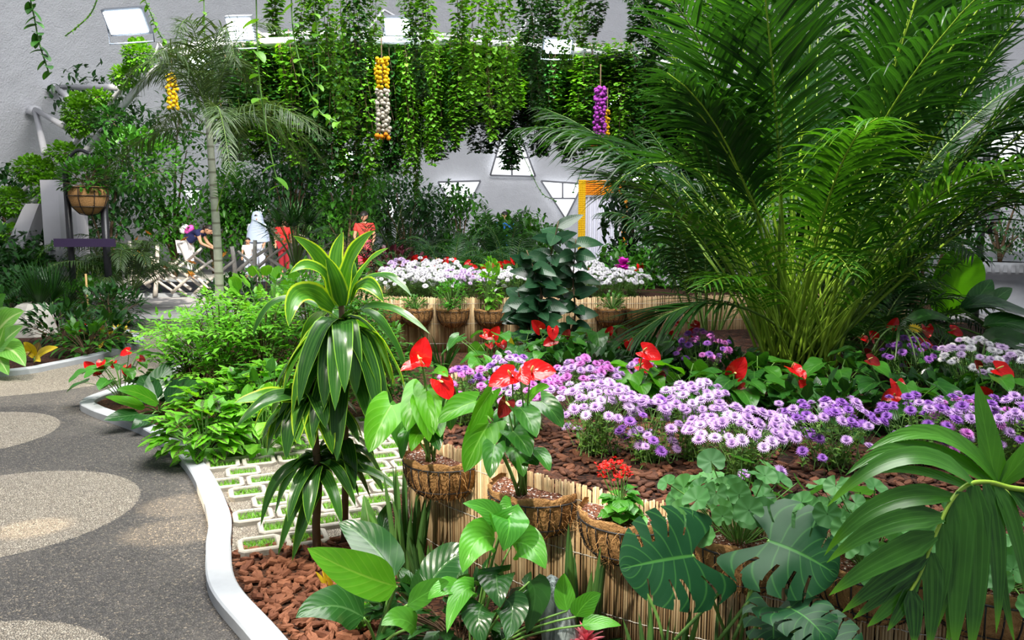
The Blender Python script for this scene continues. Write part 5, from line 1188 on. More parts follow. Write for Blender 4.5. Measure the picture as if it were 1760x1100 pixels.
# far palms in the middle
palm_clump('areca_palm', 'bushy dark palm in the middle distance behind the white flowers', (-.95, 12.6, .4), 26, (1.2, 2.0), (25, 82), (.8, 1.6), nl=34, ll=.34, lw=.022, mat='fern', rmat='rachisd', bare=.2, rr=.008)
palm_clump('areca_palm', 'pale green palm left of the bushy dark one', (-1.7, 13.4, .3), 16, (1.1, 1.9), (30, 80), (.8, 1.6), nl=30, ll=.32, lw=.020, mat='areca', rmat='rachisd', bare=.2, rr=.008)
palm_clump('areca_palm', 'palm just left of the rubber plant crown', (.0, 13.0, .3), 26, (1.1, 2.0), (25, 84), (.9, 1.6), nl=32, ll=.32, lw=.020, mat='fern', rmat='rachisd', bare=.2, rr=.008)
palm_clump('areca_palm', 'dense dark palm hiding the person in bright blue', (-.15, 14.2, .2), 30, (1.3, 2.1), (30, 84), (.8, 1.4), nl=34, ll=.36, lw=.028, mat='fern', rmat='rachisd', bare=.15, rr=.008)
palm_clump('areca_palm', 'yellowish palm behind the dark one', (-2.3, 15.2, .1), 18, (1.6, 2.6), (40, 84), (.9, 1.5), nl=36, ll=.4, lw=.024, mat='areca', rmat='rachis', bare=.2, rr=.009)
root = thing('fan_palm', 'dark fan palm beside the person in pink trousers', 'palm', (-4.3, 16.2, 0))
m = MB(); st = MB()
for i in range(16):
    a = i * 2.4; e = U(.3, 1.3); h = np.array([math.cos(a) * math.cos(e) * .6, math.sin(a) * math.cos(e) * .6, 1.0 + math.sin(e) * .6]); k = 15; th = np.linspace(-1.7, 1.7, k); ax_ = nrm(h - np.array([0, 0, 1.])); s_ = nrm(np.cross(ax_, (0, 0, 1)))
    leaves(m, [h] * k, np.cos(th)[:, None] * ax_ + np.sin(th)[:, None] * s_, .5, .045, .4, 4, 2, LEAFLET, fold=.3); tube(st, bez((0, 0, .2), (0, 0, .9), h, 6), .012, 5)
m.build('foliage', M['shrubd'], root); st.build('stem', M['rachisd'], root)
palm_clump('areca_palm', 'arching grey-green palm beside the stick fence', (-6.5, 13.8, .4), 20, (1.0, 1.7), (35, 80), (1.0, 1.7), nl=34, ll=.42, lw=.028, mat='foxtail', rmat='rachisd', bare=.2, rr=.01, ldroop=1.4)
palm_clump('areca_palm', 'yellowing drooping palm left of the stick fence', (-7.3, 14.2, .5), 14, (1.0, 1.6), (40, 78), (1.4, 2.2), nl=30, ll=.34, lw=.024, mat='arecal', rmat='rachis', bare=.2, rr=.009, ldroop=1.4)

# ================================================================== PLAZA, POND, STICK FENCE
pondm = plain('dark_pond_water', (.012, .013, .018), .7, .08)
m = MB(); prism(m, [(-8.1, 16.6), (-4.2, 16.9), (-3.4, 20), (-9.2, 20)], .0, .03); tag(m.build('floor_pond_water', pondm, smooth=False), kind='structure')
m = MB()
for a, b in [((-8.2, 16.5), (-4.1, 16.8)), ((-9.3, 20.1), (-3.3, 20.1))]:
    d = np.subtract(b, a); n = np.array([-d[1], d[0]]) / np.linalg.norm(d) * .08; prism(m, [np.subtract(a, n), np.subtract(b, n), np.add(b, n), np.add(a, n)], 0, .07)
tag(m.build('trim_pond_edge', concrete, smooth=False), kind='structure')
m = MB(); prism(m, [(-11, 20.2), (-2, 20.2), (-2, 23.6), (-11, 23.6)], 0, .02); tag(m.build('floor_far_walk', plain('pale_paving', (.62, .58, .55), .8, .2, 3, .08), smooth=False), kind='structure')
twig = NT('peeled_branch'); nz = twig.noise(14, 4, twig.obj()); twigm = twig.done(twig.bsdf(twig.mix(nz, (.36, .30, .26), (.80, .75, .68)), .8, .2, twig.bump(nz, .5, .01)))
lily = plain('orange_lily', (.85, .28, .03), .5, .3, 40, .5, trans=.15)
k = 7; m = MB(); a = np.arange(k) * 6.283 / k; leaves(m, [(0, 0, 0)] * k, np.c_[np.cos(a), np.sin(a), np.full(k, .7)], .15, .07, .6, 4, 2, LANCE, fold=.2); LILY = m.mesh('lily_bloom', lily)
m = MB(); leaves(m, [(0, 0, 0)] * k, np.c_[np.cos(a), np.sin(a), np.full(k, .7)], .13, .06, .6, 4, 2, LANCE, fold=.2); LILW = m.mesh('lily_bloom', plain('cream_lily', (.85, .72, .45), .5, .3, trans=.15))
root = thing('stick_fence', 'rustic fence of crossed peeled branches decked with orange lilies by the pond', 'fence', (-5.9, 16.4, 0))
def br(a, b, r, mid=None):
    mm = MB(); a, b = np.asarray(a, float), np.asarray(b, float); tube(mm, bez(a, (a + b) / 2 + U(-.07, .07, 3), b, 6), np.linspace(r, r * .75, 6), 7); mm.build('branch', twigm, root)
for i, x in enumerate(np.linspace(-1.7, 2.3, 11)):
    if -.95 < x < .0: continue
    br((x, U(-.1, .1), 0.02), (x + U(-.1, .1), U(-.1, .1), U(1.0, 1.3)), U(.035, .055))
for i in range(27):
    x = U(-1.8, 2.0); L = U(.6, 1.1); s_ = random.choice((-1, 1)); z = U(.15, .6) if not -1.0 < x < .1 else U(.05, .2); br((x, U(-.15, .15), z), (x + s_ * L * .8, U(-.15, .15), z + L * .62), U(.024, .042))
for i in range(22):
    inst('lily_bloom', LILY if i % 3 else LILW, root, (U(-1.8, 2.2), U(-.25, .05), U(.45, 1.35)) if i % 4 else (U(-1.8, -1.0), -.1, U(.5, 1.2)), Matrix.Rotation(U(0, 6), 3, 'Z') @ Matrix.Rotation(U(.3, 1.3), 3, 'X'), U(.6, .85))
# branches stuck up beside the fence
bush('laurel_bush', 'dark low bush under the stick fence', (-7.6, 15.2, 0), 260, (.9, .4, .4), .35, (.10, .16), .5, 'shrubd')

# ---- backdrop shrubs and trees, each its own plant
def tree(lb, x, y, h, r, mat, n=520, L=(.16, .26), wr=.45, prof=OVATE, droop=.8, name='broadleaf_tree', z0=None):
    root = thing(name, lb, 'tree', (x, y, 0)); f, s = MB(), MB(); zc = h * .58
    nb = 9; cc = sph(nb) * np.array([r * .6, r * .5, h * .36]) + np.array([0, 0, zc]); i = RNG.integers(0, nb, n)
    p = cc[i] + sph(n) * np.array([r * .5, r * .5, h * .2]) * RNG.random((n, 1)) ** .3; p[:, 2] = np.maximum(p[:, 2], .1)
    leaves(f, p, sph(n) + np.array([0, -.2, .1]), U(*L, n), U(*L, n) * wr, droop, 3, 2, prof, fold=.2)
    for c in cc: tube(s, bez((0, 0, 0), (c[0] * .2, c[1] * .2, c[2] * .6), c, 7), np.linspace(min(.05, .018 * h), .010, 7), 6)
    f.build('crown', M[mat], root); s.build('trunk', M['brown'], root); return root
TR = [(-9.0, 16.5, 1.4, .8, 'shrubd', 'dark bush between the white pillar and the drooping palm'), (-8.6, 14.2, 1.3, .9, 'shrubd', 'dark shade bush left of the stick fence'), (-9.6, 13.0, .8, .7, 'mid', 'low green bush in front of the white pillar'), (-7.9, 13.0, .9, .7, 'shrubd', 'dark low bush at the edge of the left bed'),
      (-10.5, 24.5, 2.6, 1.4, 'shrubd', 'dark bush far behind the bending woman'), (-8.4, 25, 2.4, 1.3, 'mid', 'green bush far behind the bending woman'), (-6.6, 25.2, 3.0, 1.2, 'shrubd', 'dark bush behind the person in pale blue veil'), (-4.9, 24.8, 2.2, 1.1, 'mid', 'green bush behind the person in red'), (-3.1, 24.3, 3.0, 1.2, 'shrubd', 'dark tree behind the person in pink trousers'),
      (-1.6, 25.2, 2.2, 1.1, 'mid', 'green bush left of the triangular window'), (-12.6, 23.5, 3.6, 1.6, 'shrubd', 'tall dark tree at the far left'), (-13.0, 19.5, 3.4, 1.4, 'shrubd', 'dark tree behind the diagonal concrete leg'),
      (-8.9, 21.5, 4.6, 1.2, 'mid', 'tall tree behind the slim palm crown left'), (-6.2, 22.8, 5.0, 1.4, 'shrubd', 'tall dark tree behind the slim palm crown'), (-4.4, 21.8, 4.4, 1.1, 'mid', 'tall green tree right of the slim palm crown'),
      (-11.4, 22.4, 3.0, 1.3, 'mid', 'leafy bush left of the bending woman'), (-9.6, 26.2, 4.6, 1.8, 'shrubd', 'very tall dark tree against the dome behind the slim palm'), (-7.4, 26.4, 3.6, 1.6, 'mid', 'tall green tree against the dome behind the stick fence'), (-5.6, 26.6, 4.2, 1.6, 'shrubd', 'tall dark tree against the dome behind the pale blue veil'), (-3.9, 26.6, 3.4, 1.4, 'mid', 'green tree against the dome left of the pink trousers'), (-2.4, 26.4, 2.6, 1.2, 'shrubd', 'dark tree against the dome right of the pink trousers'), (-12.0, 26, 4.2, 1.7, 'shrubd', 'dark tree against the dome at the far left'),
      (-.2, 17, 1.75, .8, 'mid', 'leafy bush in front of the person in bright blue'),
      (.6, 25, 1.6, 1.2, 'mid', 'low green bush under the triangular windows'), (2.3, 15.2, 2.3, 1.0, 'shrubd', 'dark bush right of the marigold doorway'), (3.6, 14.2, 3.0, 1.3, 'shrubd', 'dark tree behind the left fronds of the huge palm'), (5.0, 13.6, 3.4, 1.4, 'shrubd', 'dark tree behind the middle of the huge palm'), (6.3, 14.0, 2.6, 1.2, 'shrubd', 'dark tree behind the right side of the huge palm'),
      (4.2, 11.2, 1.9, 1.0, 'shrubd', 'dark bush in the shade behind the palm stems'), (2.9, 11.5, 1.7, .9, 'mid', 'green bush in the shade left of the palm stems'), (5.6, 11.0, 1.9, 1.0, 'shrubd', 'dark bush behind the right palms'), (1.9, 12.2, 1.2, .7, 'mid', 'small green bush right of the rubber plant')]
for x, y, h, r, mt, lb in TR:
    y = min(y, DC[1] + math.sqrt(max(0, (DR - r - .4) ** 2 - (x - DC[0]) ** 2)))
    tree(lb, x, y, h, r, mt, int(620 + 420 * h * r / 2), (.15, .25) if y > 13 else (.11, .18))

# ---- left bed plants
def LB(px, py): return G(px, py, .03)
o_ = LB(10, 625)
big_leaf_plant('dieffenbachia', 'pale-veined dieffenbachia at the left edge of the picture', o_, specs([
    ((-15, 590), (5, 545), (42, 535), 8.5, 8.4, 8.3, .30, (.2, -.9, .4), 'dief'), ((-5, 600), (10, 580), (40, 560), 8.4, 8.2, 8.1, .24, (.2, -.8, .5), 'dief'), ((0, 600), (20, 590), (44, 630), 8.4, 8.1, 8.0, .26, (.3, -.8, .5), 'dief'), ((-20, 570), (-5, 535), (18, 532), 8.6, 8.5, 8.4, .2, (.1, -.8, .6), 'dief'),
    ((-10, 610), (-5, 600), (8, 560), 8.4, 8.3, 8.2, .2, (0, -1, .2), 'dief'), ((-10, 610), (0, 615), (15, 645), 8.3, 8.1, 8.0, .2, (.2, -.8, .4), 'dief'), ((-20, 550), (-10, 520), (10, 505), 8.8, 8.8, 8.8, .22, (.1, -.9, .3), 'mid')]))
o_ = LB(60, 622)
big_leaf_plant('croton', 'yellow-leaved croton in the red mulch of the left bed', o_, specs([((57, 612), (54, 595), (40, 588), 9., 8.9, 8.85, .13, (.1, -1, .3), 'croton'), ((62, 614), (75, 600), (100, 597), 9., 8.8, 8.75, .12, (-.1, -.8, .5), 'croton'), ((60, 620), (62, 612), (70, 622), 8.9, 8.75, 8.7, .1, (.1, -.9, .4), 'croton'),
    ((58, 615), (50, 605), (36, 606), 8.95, 8.9, 8.9, .06, (0, -.6, .8), 'croton'), ((62, 610), (65, 595), (68, 588), 9.1, 9.1, 9.1, .11, (0, -1, .1), 'crotond'), ((55, 612), (48, 600), (46, 612), 9., 8.9, 8.85, .08, (0, -.8, .5), 'crotond')]))
o_ = LB(82, 572); root = thing('fan_palm', 'spiky green fan palm in the left bed before the white pillar', 'palm', o_)
m, st = MB(), MB()
for a, e, s_ in [(.2, 1.35, 1.), (2.6, 1.2, 1.), (-.3, .75, .9), (3.6, .7, .9), (-1.6, 1., .9), (1.5, 1.1, 1.)]:
    h = np.array([math.cos(a) * math.cos(e), math.sin(a) * math.cos(e) * .6, math.sin(e)]) * .45 * s_; ax_ = nrm(h); sd = nrm(np.cross(ax_, (0, -1, .2))); k = 17; th = np.linspace(-.75, .75, k)
    leaves(m, [h] * k, np.cos(th)[:, None] * ax_ + np.sin(th)[:, None] * sd, .62 * s_ * (1 - .15 * np.abs(th)), .035, .12, 4, 2, SWORD, fold=.35); tube(st, bez((0, 0, 0), h * .5 + np.array([0, 0, .06]), h, 6), .009, 5)
m.build('foliage', M['areca'], root); st.build('stem', M['rachisd'], root)
bed_anth('small red anthurium in the dark left bed', 148, 592, [(135, 560, .8), (145, 556, 1.), (134, 568, .7), (152, 548, .7)], 14, .3, .16, z=.03)
rock = plain('pale_rock', (.42, .40, .36), .9, .2, 7, .3, .5)
m = MB(); v = []; 
lathe(m, [(0.001, .44), (.16, .42), (.26, .33), (.32, .18), (.34, 0)], 14); m.V[0] += RNG.normal(0, .012, m.V[0].shape)
o = m.build('rock', rock, None, smooth=False, loc=LB(58, 575)); tag(o, 'pale boulder behind the croton in the left bed', 'rock')
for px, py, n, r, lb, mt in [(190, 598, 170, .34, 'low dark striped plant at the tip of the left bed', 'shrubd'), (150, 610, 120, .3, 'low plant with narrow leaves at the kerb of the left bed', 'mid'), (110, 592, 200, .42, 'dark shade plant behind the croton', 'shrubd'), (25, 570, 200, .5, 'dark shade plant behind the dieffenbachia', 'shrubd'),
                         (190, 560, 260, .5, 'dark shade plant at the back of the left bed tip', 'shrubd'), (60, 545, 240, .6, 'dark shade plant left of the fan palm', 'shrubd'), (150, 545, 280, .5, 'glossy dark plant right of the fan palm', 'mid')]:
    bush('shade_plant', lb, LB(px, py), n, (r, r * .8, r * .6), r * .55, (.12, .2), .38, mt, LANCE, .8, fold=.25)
for px, py, lb in [(185, 595, 'orange-tinged croton near the tip of the left bed'), (205, 588, 'small yellow-leaved croton at the tip of the left bed'), (165, 600, 'rust-coloured croton by the kerb of the left bed')]:
    bush('croton', lb, LB(px, py), 14, (.14, .12, .08), .13, (.13, .2), .35, 'croton' if px != 165 else 'crotond', LANCE, .7)
# hanging plants on a black post
blk = plain('black_paint', (.012, .012, .016), .4, .5)
po = np.array([(124 - 880) / FPX * 13.0, 13.0, 0]); root = thing('lamp_post', 'black post with a curved arm carrying a round fibre basket of leaves at the left', 'post', po)
m = MB(); tube(m, [(0, 0, 0), (0, 0, 2.45)], .05, 10); m.build('pole', blk, root)
m = MB(); tube(m, crom([(0, 0, 2.2), (.05, 0, 2.5), (.22, 0, 2.66), (.42, 0, 2.6)], 6), .028, 8); m.build('arm', blk, root)
ho = po + np.array([.34, -.02, 1.98]); root = thing('hanging_basket', 'round brown fibre ball basket hanging from the black post', 'basket', ho)
m = MB(); lathe(m, [(.001, -.33), (.13, -.30), (.24, -.2), (.29, -.03), (.28, .1), (.2, .12)], 22); m.build('coir_liner', coirm, root)
m = MB()
for z, r in [(-.2, .25), (-.03, .3), (.1, .29)]: tube(m, [(r * math.cos(a), r * math.sin(a), z) for a in np.linspace(0, 6.283, 25)], .006, 5)
for i in range(8): a = i * .785; tube(m, [(x * math.cos(a), x * math.sin(a), z) for x, z in [(.02, -.335), (.14, -.31), (.25, -.2), (.3, -.03), (.29, .1)]], .006, 5)
for i in range(3): a = i * 2.09; tube(m, [(.29 * math.cos(a), .29 * math.sin(a), .1), (.05, 0, .62)], .005, 4)
m.build('wire_frame', blackwire, root)
bush('creeper', 'leafy plant spilling over the round fibre basket', ho + np.array([0, 0, .1]), 620, (.42, .4, .30), .16, (.07, .13), .55, 'mid', zmin=-.2)
bush('creeper', 'dark leafy mass above and right of the round fibre basket', ho + np.array([.55, .5, .25]), 900, (.75, .5, .5), .3, (.09, .15), .55, 'mid', zmin=-9, ns=1)
m = MB(); box(m, (po[0] + .28, 12.9, 1.22), (.95, .06, .13)); tag(m.build('sign_board', plain('dark_purple_board', (.035, .02, .06), .5, .4), smooth=False), 'dark purple board fixed across the black posts', 'sign')
m = MB(); tube(m, [(po[0] + .52, 13.1, 0), (po[0] + .52, 13.1, 1.9)], .06, 8); tag(m.build('post', blk), 'second black post behind the purple board', 'post')
m = MB(); tube(m, [(po[0] + .42, 12.6, 0), (po[0] + .42, 12.6, .75)], .016, 6); tag(m.build('bamboo_stake', plain('tan_cane', (.55, .36, .14), .6, .3)), 'thin tan cane standing in the dark bed by the black posts', 'stake')
# white pillars, concrete legs; their shade is put into the grey
wp = plain('shaded_white_column', (.30, .30, .33), .7, .3, 4, .08)
for px, w_, Y in [(105, .30, 14.3), (138, .2, 15.3)]:
    x = (px - 880) / FPX * Y; m = MB(); prism(m, [(x - w_ / 2, Y - .2), (x + w_ / 2, Y - .2), (x + w_ / 2, Y + .2), (x - w_ / 2, Y + .2)], 0, 2.25); tag(m.build('column', wp, smooth=False), kind='structure')
m = MB(); a, b = P(62, 360, 14.6), P(5, 500, 14.6); d = nrm(b - a); w = .32
V = []
for c, ww in ((a + np.array([.06, 0, .1]), .24), (a, .26), (b, .36)): V += [c + np.array([-ww / 2, -.2, 0]), c + np.array([ww / 2, -.2, 0]), c + np.array([ww / 2, .2, 0]), c + np.array([-ww / 2, .2, 0])]
m.add(V, [(r * 4 + i, r * 4 + (i + 1) % 4, r * 4 + 4 + (i + 1) % 4, r * 4 + 4 + i) for r in range(2) for i in range(4)]); tag(m.build('column_leg', wp, smooth=False), kind='structure')

# ================================================================== DOME WINDOWS, TRUSS, LAMPS
paneg = glow('bright_frosted_pane', (.93, .97, 1), 1.5)
framm = plain('window_frame_grey', (.30, .30, .33), .5, .4)
def window(n, pts, bars=()):
    inn = [D(*p, DR + .05) for p in pts]; cen = sum(inn) / len(inn); tow = nrm(np.array([0, 0, EYE]) - cen) * .06
    m = MB(); m.add([p + tow for p in inn], [tuple(range(len(inn)))]); o = tag(m.build('window_%d' % n, paneg, smooth=False), kind='structure')
    f = MB()
    seg = [(inn[i], inn[(i + 1) % len(inn)]) for i in range(len(inn))] + [(D(*a, DR + .05), D(*b, DR + .05)) for a, b in bars]
    for a, b in seg: tube(f, [a + tow * 1.4, b + tow * 1.4], .035, 5)
    tag(f.build('window_frame', framm, o), kind='structure')
W_ = [([(753, 313), (826, 311), (800, 362), (778, 362)], [((787, 312), (789, 340)), ((768, 340), (812, 339))]), ([(930, 311), (1002, 316), (972, 376)], [((967, 313), (967, 342)), ((946, 341), (988, 341))]), ([(862, 235), (895, 235), (920, 303), (843, 301)], [((878, 236), (880, 302)), ((852, 270), (908, 271))]),
      ([(420, 345), (462, 345), (442, 392)], []), ([(312, 325), (350, 325), (332, 362)], []), ([(655, 340), (690, 338), (673, 380)], []), ([(1688, 232), (1800, 205), (1800, 300), (1735, 318)], [((1740, 218), (1760, 310))]), ([(1080, 300), (1130, 300), (1105, 345)], []), ([(560, 300), (590, 300), (578, 335)], []), ([(1600, 330), (1650, 325), (1625, 372)], [])]
for i, (p, b) in enumerate(W_): window(i + 1, p, b)
tubm = plain('white_tube', (.42, .42, .45), .45, .4, 8, .1)
TY = 12.6
def TP(x, y, Y=TY): return P(x, y, Y)
ch1 = crom([TP(-60, 450, 16), TP(30, 372, 15.5), TP(130, 280, 15), TP(250, 138, 14), TP(325, 92, 13.2), TP(470, 72), TP(690, 70), TP(880, 78), TP(1060, 98), TP(1250, 132), TP(1420, 190)], 6)
ch2 = crom([TP(-60, 410, 16.7), TP(30, 335, 16.2), TP(130, 245, 15.7), TP(240, 118, 14.7), TP(320, 80, 13.9), TP(470, 60, 13.3), TP(690, 60, 13.3), TP(880, 68, 13.3), TP(1060, 88, 13.3), TP(1250, 120, 13.3), TP(1420, 175, 13.3)], 6)
root = thing('space_truss', 'arched white tube truss carrying the ivy curtain across the hall', 'truss', ch1[0])
m = MB(); tube(m, ch1 - ch1[0], .062, 10); m.build('chord', tubm, root); m = MB(); tube(m, ch2 - ch1[0], .04, 8); m.build('chord', tubm, root)
for i in range(2, len(ch1) - 6, 8):
    up = (ch1[i] + ch2[i + 2]) / 2 + np.array([0, .4, .5]); m = MB()
    tube(m, [ch1[i] - ch1[0], up - ch1[0]], .02, 6); tube(m, [ch1[min(i + 4, len(ch1) - 1)] - ch1[0], up - ch1[0]], .02, 6); tube(m, [ch1[i] - ch1[0], ch2[min(i + 2, len(ch1) - 1)] - ch1[0]], .02, 6); m.build('strut', tubm, root)
for (a, b, c, lb) in [((96, 150), (205, 150), (122, 172), 'pair of white struts from the dome wall to the truss, upper left'), ((60, 188), (112, 218), (77, 262), 'pair of white struts from the dome wall to the truss, lower left')]:
    A = D(*a, DR + .12); root = thing('tube_strut', lb, 'strut', A)
    for q_ in (b, c):
        m = MB(); tube(m, [(0, 0, 0), TP(*q_, 15.0) - A], .06, 8); m.build('strut', tubm, root)
    m = MB(); lathe(m, [(.001, .1), (.14, .06), (.2, -.1), (.001, -.16)], 12); m.build('node', shot, root)
# flood lamps
lens = glow('lamp_glow', (.80, .92, 1), 14.); hous = plain('lamp_housing', (.10, .11, .13), .5, .5)
def flood(lb, px, py, w, h, Y, tilt=.5, yaw=0., round_=False, watts=60):
    o = P(px, py, Y); root = thing('flood_lamp', lb, 'lamp', o, yaw); s_ = Y / FPX; w *= s_; h *= s_
    R = np.array(Matrix.Rotation(tilt, 3, 'X'))
    def bb(nm, c, sz, mt):
        m = MB(); box(m, c, sz); m.V = [(v @ R.T) for v in m.V]; m.build(nm, mt, root, smooth=False)
    bb('housing', (0, .05, 0), (w * 1.14, .08, h * 1.2), hous); bb('lens', (0, 0, 0), (w, .03, h), lens)
    m = MB(); tube(m, [(-w * .62, .07, 0), (-w * .62, .1, -h * .85), (w * .62, .1, -h * .85), (w * .62, .07, 0)], .012, 5); m.build('bracket', hous, root)
    l = bpy.data.lights.new('lamp_light', 'SPOT'); l.energy = watts; l.color = (.85, .94, 1); l.spot_size = 2.4; l.spot_blend = .6; l.shadow_soft_size = .12
    lo_ = bpy.data.objects.new('lamp_light', l); C.objects.link(lo_); lo_.parent = root; lo_.location = (0, -.12, -.05); lo_.rotation_euler = (math.pi / 2 - tilt, 0, 0)
for a in [('large rectangular flood lamp at the upper left by the dome wall', 216, 38, 70, 36, 11.4, .5, -.25), ('flood lamp behind the top of the slim palm', 413, 50, 40, 34, 12.2, .5, -.1), ('bright flood lamp at the top centre', 683, 46, 40, 26, 12.2, .6, 0.), ('small flood lamp beside the yellow and white garland', 640, 106, 22, 18, 13.5, .5, 0.),
          ('bright flood lamp right of the top centre', 959, 80, 44, 22, 12.2, .6, .1), ('flood lamp beside the purple garland', 1056, 172, 26, 22, 14, .4, .2), ('flood lamp behind the palm fronds', 1262, 130, 26, 26, 13.5, .4, .2), ('small flood lamp low in the ivy', 597, 268, 18, 14, 16, .3, 0.), ('small flood lamp left behind the slim palm', 426, 146, 20, 18, 15, .4, -.1), ('pale flood lamp left of the slim palm top', 341, 100, 30, 20, 13.4, .5, -.2)]: flood(*a)

# ================================================================== IVY
def strand_mesh(L, n, ls, thick, seed):
    f, s = MB(), MB(); z = -L * RNG.random(n) ** .9; w = thick * (.35 + .65 * np.minimum(1, (L + z) / (L * .5) + .15)); a = U(0, 6.28, n); r = w * np.sqrt(U(0, 1, n))
    sw = .05 * np.sin(z * 2.3 + seed); p = np.c_[r * np.cos(a) + sw, r * np.sin(a), z]
    l = U(.7, 1.3, n) * ls; leaves(f, p, np.c_[np.cos(a), np.sin(a), U(-.8, .4, n)] + sph(n) * .4, l, l * .95, .8, 3, 2, HEART, fold=.15, lobe=.2)
    zz = np.linspace(0, -L, 12)
    for q_ in range(3): tube(s, np.c_[.05 * np.sin(zz * 2.3 + seed) + .3 * thick * np.sin(zz * 3 + q_ * 2), .3 * thick * np.cos(zz * 2.6 + q_ * 2), zz], .004, 4)
    return f, s
IV = []
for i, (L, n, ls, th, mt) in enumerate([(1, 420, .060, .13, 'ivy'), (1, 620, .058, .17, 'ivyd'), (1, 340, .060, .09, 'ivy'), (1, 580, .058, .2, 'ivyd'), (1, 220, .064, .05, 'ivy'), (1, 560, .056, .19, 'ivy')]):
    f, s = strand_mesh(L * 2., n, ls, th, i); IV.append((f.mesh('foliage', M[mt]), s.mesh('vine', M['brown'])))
def ivy(lb, top, L, k, group=None, rz=None, w=1.):
    r = thing('ivy_strand', lb, 'vine', top, U(0, 6.28) if rz is None else rz, group); f, s = IV[k % len(IV)]
    for me, nm in ((f, 'foliage'), (s, 'vine')):
        o = bpy.data.objects.new(nm, me); C.objects.link(o); o.parent = r; o.scale = (w, w, L / 2.)
    return r
hem = lambda x: float(np.interp(x, [300, 380, 430, 480, 560, 620, 660, 700, 720, 745, 790, 845, 905, 960, 1010, 1060, 1120, 1180, 1260, 1400], [250, 270, 290, 275, 310, 345, 300, 290, 345, 285, 250, 225, 205, 265, 255, 270, 285, 270, 260, 300]))
chx = (ch1[:, 0] / ch1[:, 1]) * FPX + 880
LBc = 'ivy strand in the dense leafy curtain hanging from the truss'
for i in range(120):
    x = 425 + i * 6.7 + U(-7, 7); Yq = TY + U(-.25, .7); j = np.argmin(np.abs(chx - x)); top = np.array([(x - 880) / FPX * Yq, Yq, ch1[j][2] + U(-.05, .25)])
    h_ = hem(x) + U(-38, 14) if i % 3 else hem(x) * U(.5, .95); zb = P(x, h_, Yq)[2]; ivy(LBc, top, max(.5, top[2] - zb), RNG.integers(0, 6), 'ivy curtain on the truss', None, U(.9, 1.3))
LBd = 'short dark ivy strand close behind the truss in the leafy curtain'  # extra layer, leaves coloured dark for the shade deep in the curtain
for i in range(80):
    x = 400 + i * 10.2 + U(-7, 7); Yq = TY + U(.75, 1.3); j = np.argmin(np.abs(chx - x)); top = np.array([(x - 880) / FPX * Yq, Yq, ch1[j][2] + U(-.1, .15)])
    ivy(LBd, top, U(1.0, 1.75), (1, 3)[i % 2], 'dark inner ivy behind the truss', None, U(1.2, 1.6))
LBn = 'ivy strand hanging from above the picture in front of the truss'
for x, yb, Y, k, w in [(560, 150, 9.5, 0, .8), (590, 235, 9.8, 5, .9), (612, 130, 9.2, 1, .8), (640, 95, 9.6, 5, .7), (722, 165, 9.4, 1, .75), (735, 120, 9, 0, .8), (790, 110, 9.4, 0, .9), (815, 180, 9.6, 5, 1.), (842, 240, 9.9, 0, .9), (868, 200, 10.2, 5, 1.), (905, 130, 9.6, 1, .9), (925, 190, 10., 3, .8), (948, 60, 9.2, 1, .8),
                    (975, 120, 9.8, 5, .8), (1000, 80, 9.4, 0, .8), (1022, 60, 9.2, 1, .7), (1095, 70, 9.4, 1, .9), (1118, 130, 9.6, 3, .9), (1140, 100, 9.2, 1, .9), (1165, 85, 9.4, 3, .8), (1228, 90, 9.6, 2, .8), (1246, 70, 9.4, 2, .7), (1205, 45, 9.4, 2, .7), (540, 70, 9.2, 2, .9), (518, 110, 9.6, 2, .8), (470, 60, 9.4, 2, 1.), (700, 60, 9.3, 5, .6)]:
    t_ = P(x, -60, Y); zb = P(x, yb, Y)[2]; ivy(LBn, t_, t_[2] - zb, k, 'ivy hanging in front of the truss', None, w)
# ivy bundles sitting on the sloping truss at the left
for px, py, r, n, mt, lb in [(238, 95, (.28, .3, .3), 520, 'ivy', 'bright ivy tuft on the bend of the truss under the large lamp'), (215, 130, (.25, .3, .2), 300, 'ivy', 'ivy creeping along the bend of the truss'), (135, 195, (.3, .3, .42), 760, 'ivy', 'leafy ivy bundle where the struts meet the sloping truss'), (168, 165, (.25, .25, .15), 220, 'ivy', 'thin ivy on the upper sloping truss'),
                             (55, 290, (.42, .35, .28), 620, 'ivy', 'pale sunlit ivy on the lower sloping truss'), (20, 345, (.4, .35, .3), 520, 'ivy', 'sunlit ivy at the left edge on the sloping truss'), (85, 320, (.3, .3, .55), 560, 'ivy', 'ivy hanging below the sloping truss before the white pillar'), (110, 260, (.35, .3, .2), 320, 'ivy', 'ivy on the middle of the sloping truss'), (190, 205, (.5, .4, .25), 420, 'ivyd', 'ivy trailing right of the sloping truss'), (20, 400, (.3, .3, .2), 260, 'ivy', 'ivy at the left edge below the truss')]:
    b = P(px, py, float(np.interp(px, [0, 130, 250, 330], [15.4, 14.8, 13.8, 12.9]))); r = tuple(np.array(r) * .92); bush('ivy_clump', lb, b - np.array([0, 0, .02]), int(n * 1.5), r, 0, (.045, .075), .95, mt, HEART, .7, 1, 'ivy on the sloping truss', 'vine', lobe=.2, shell=.3, srad=.006, zmin=-9)
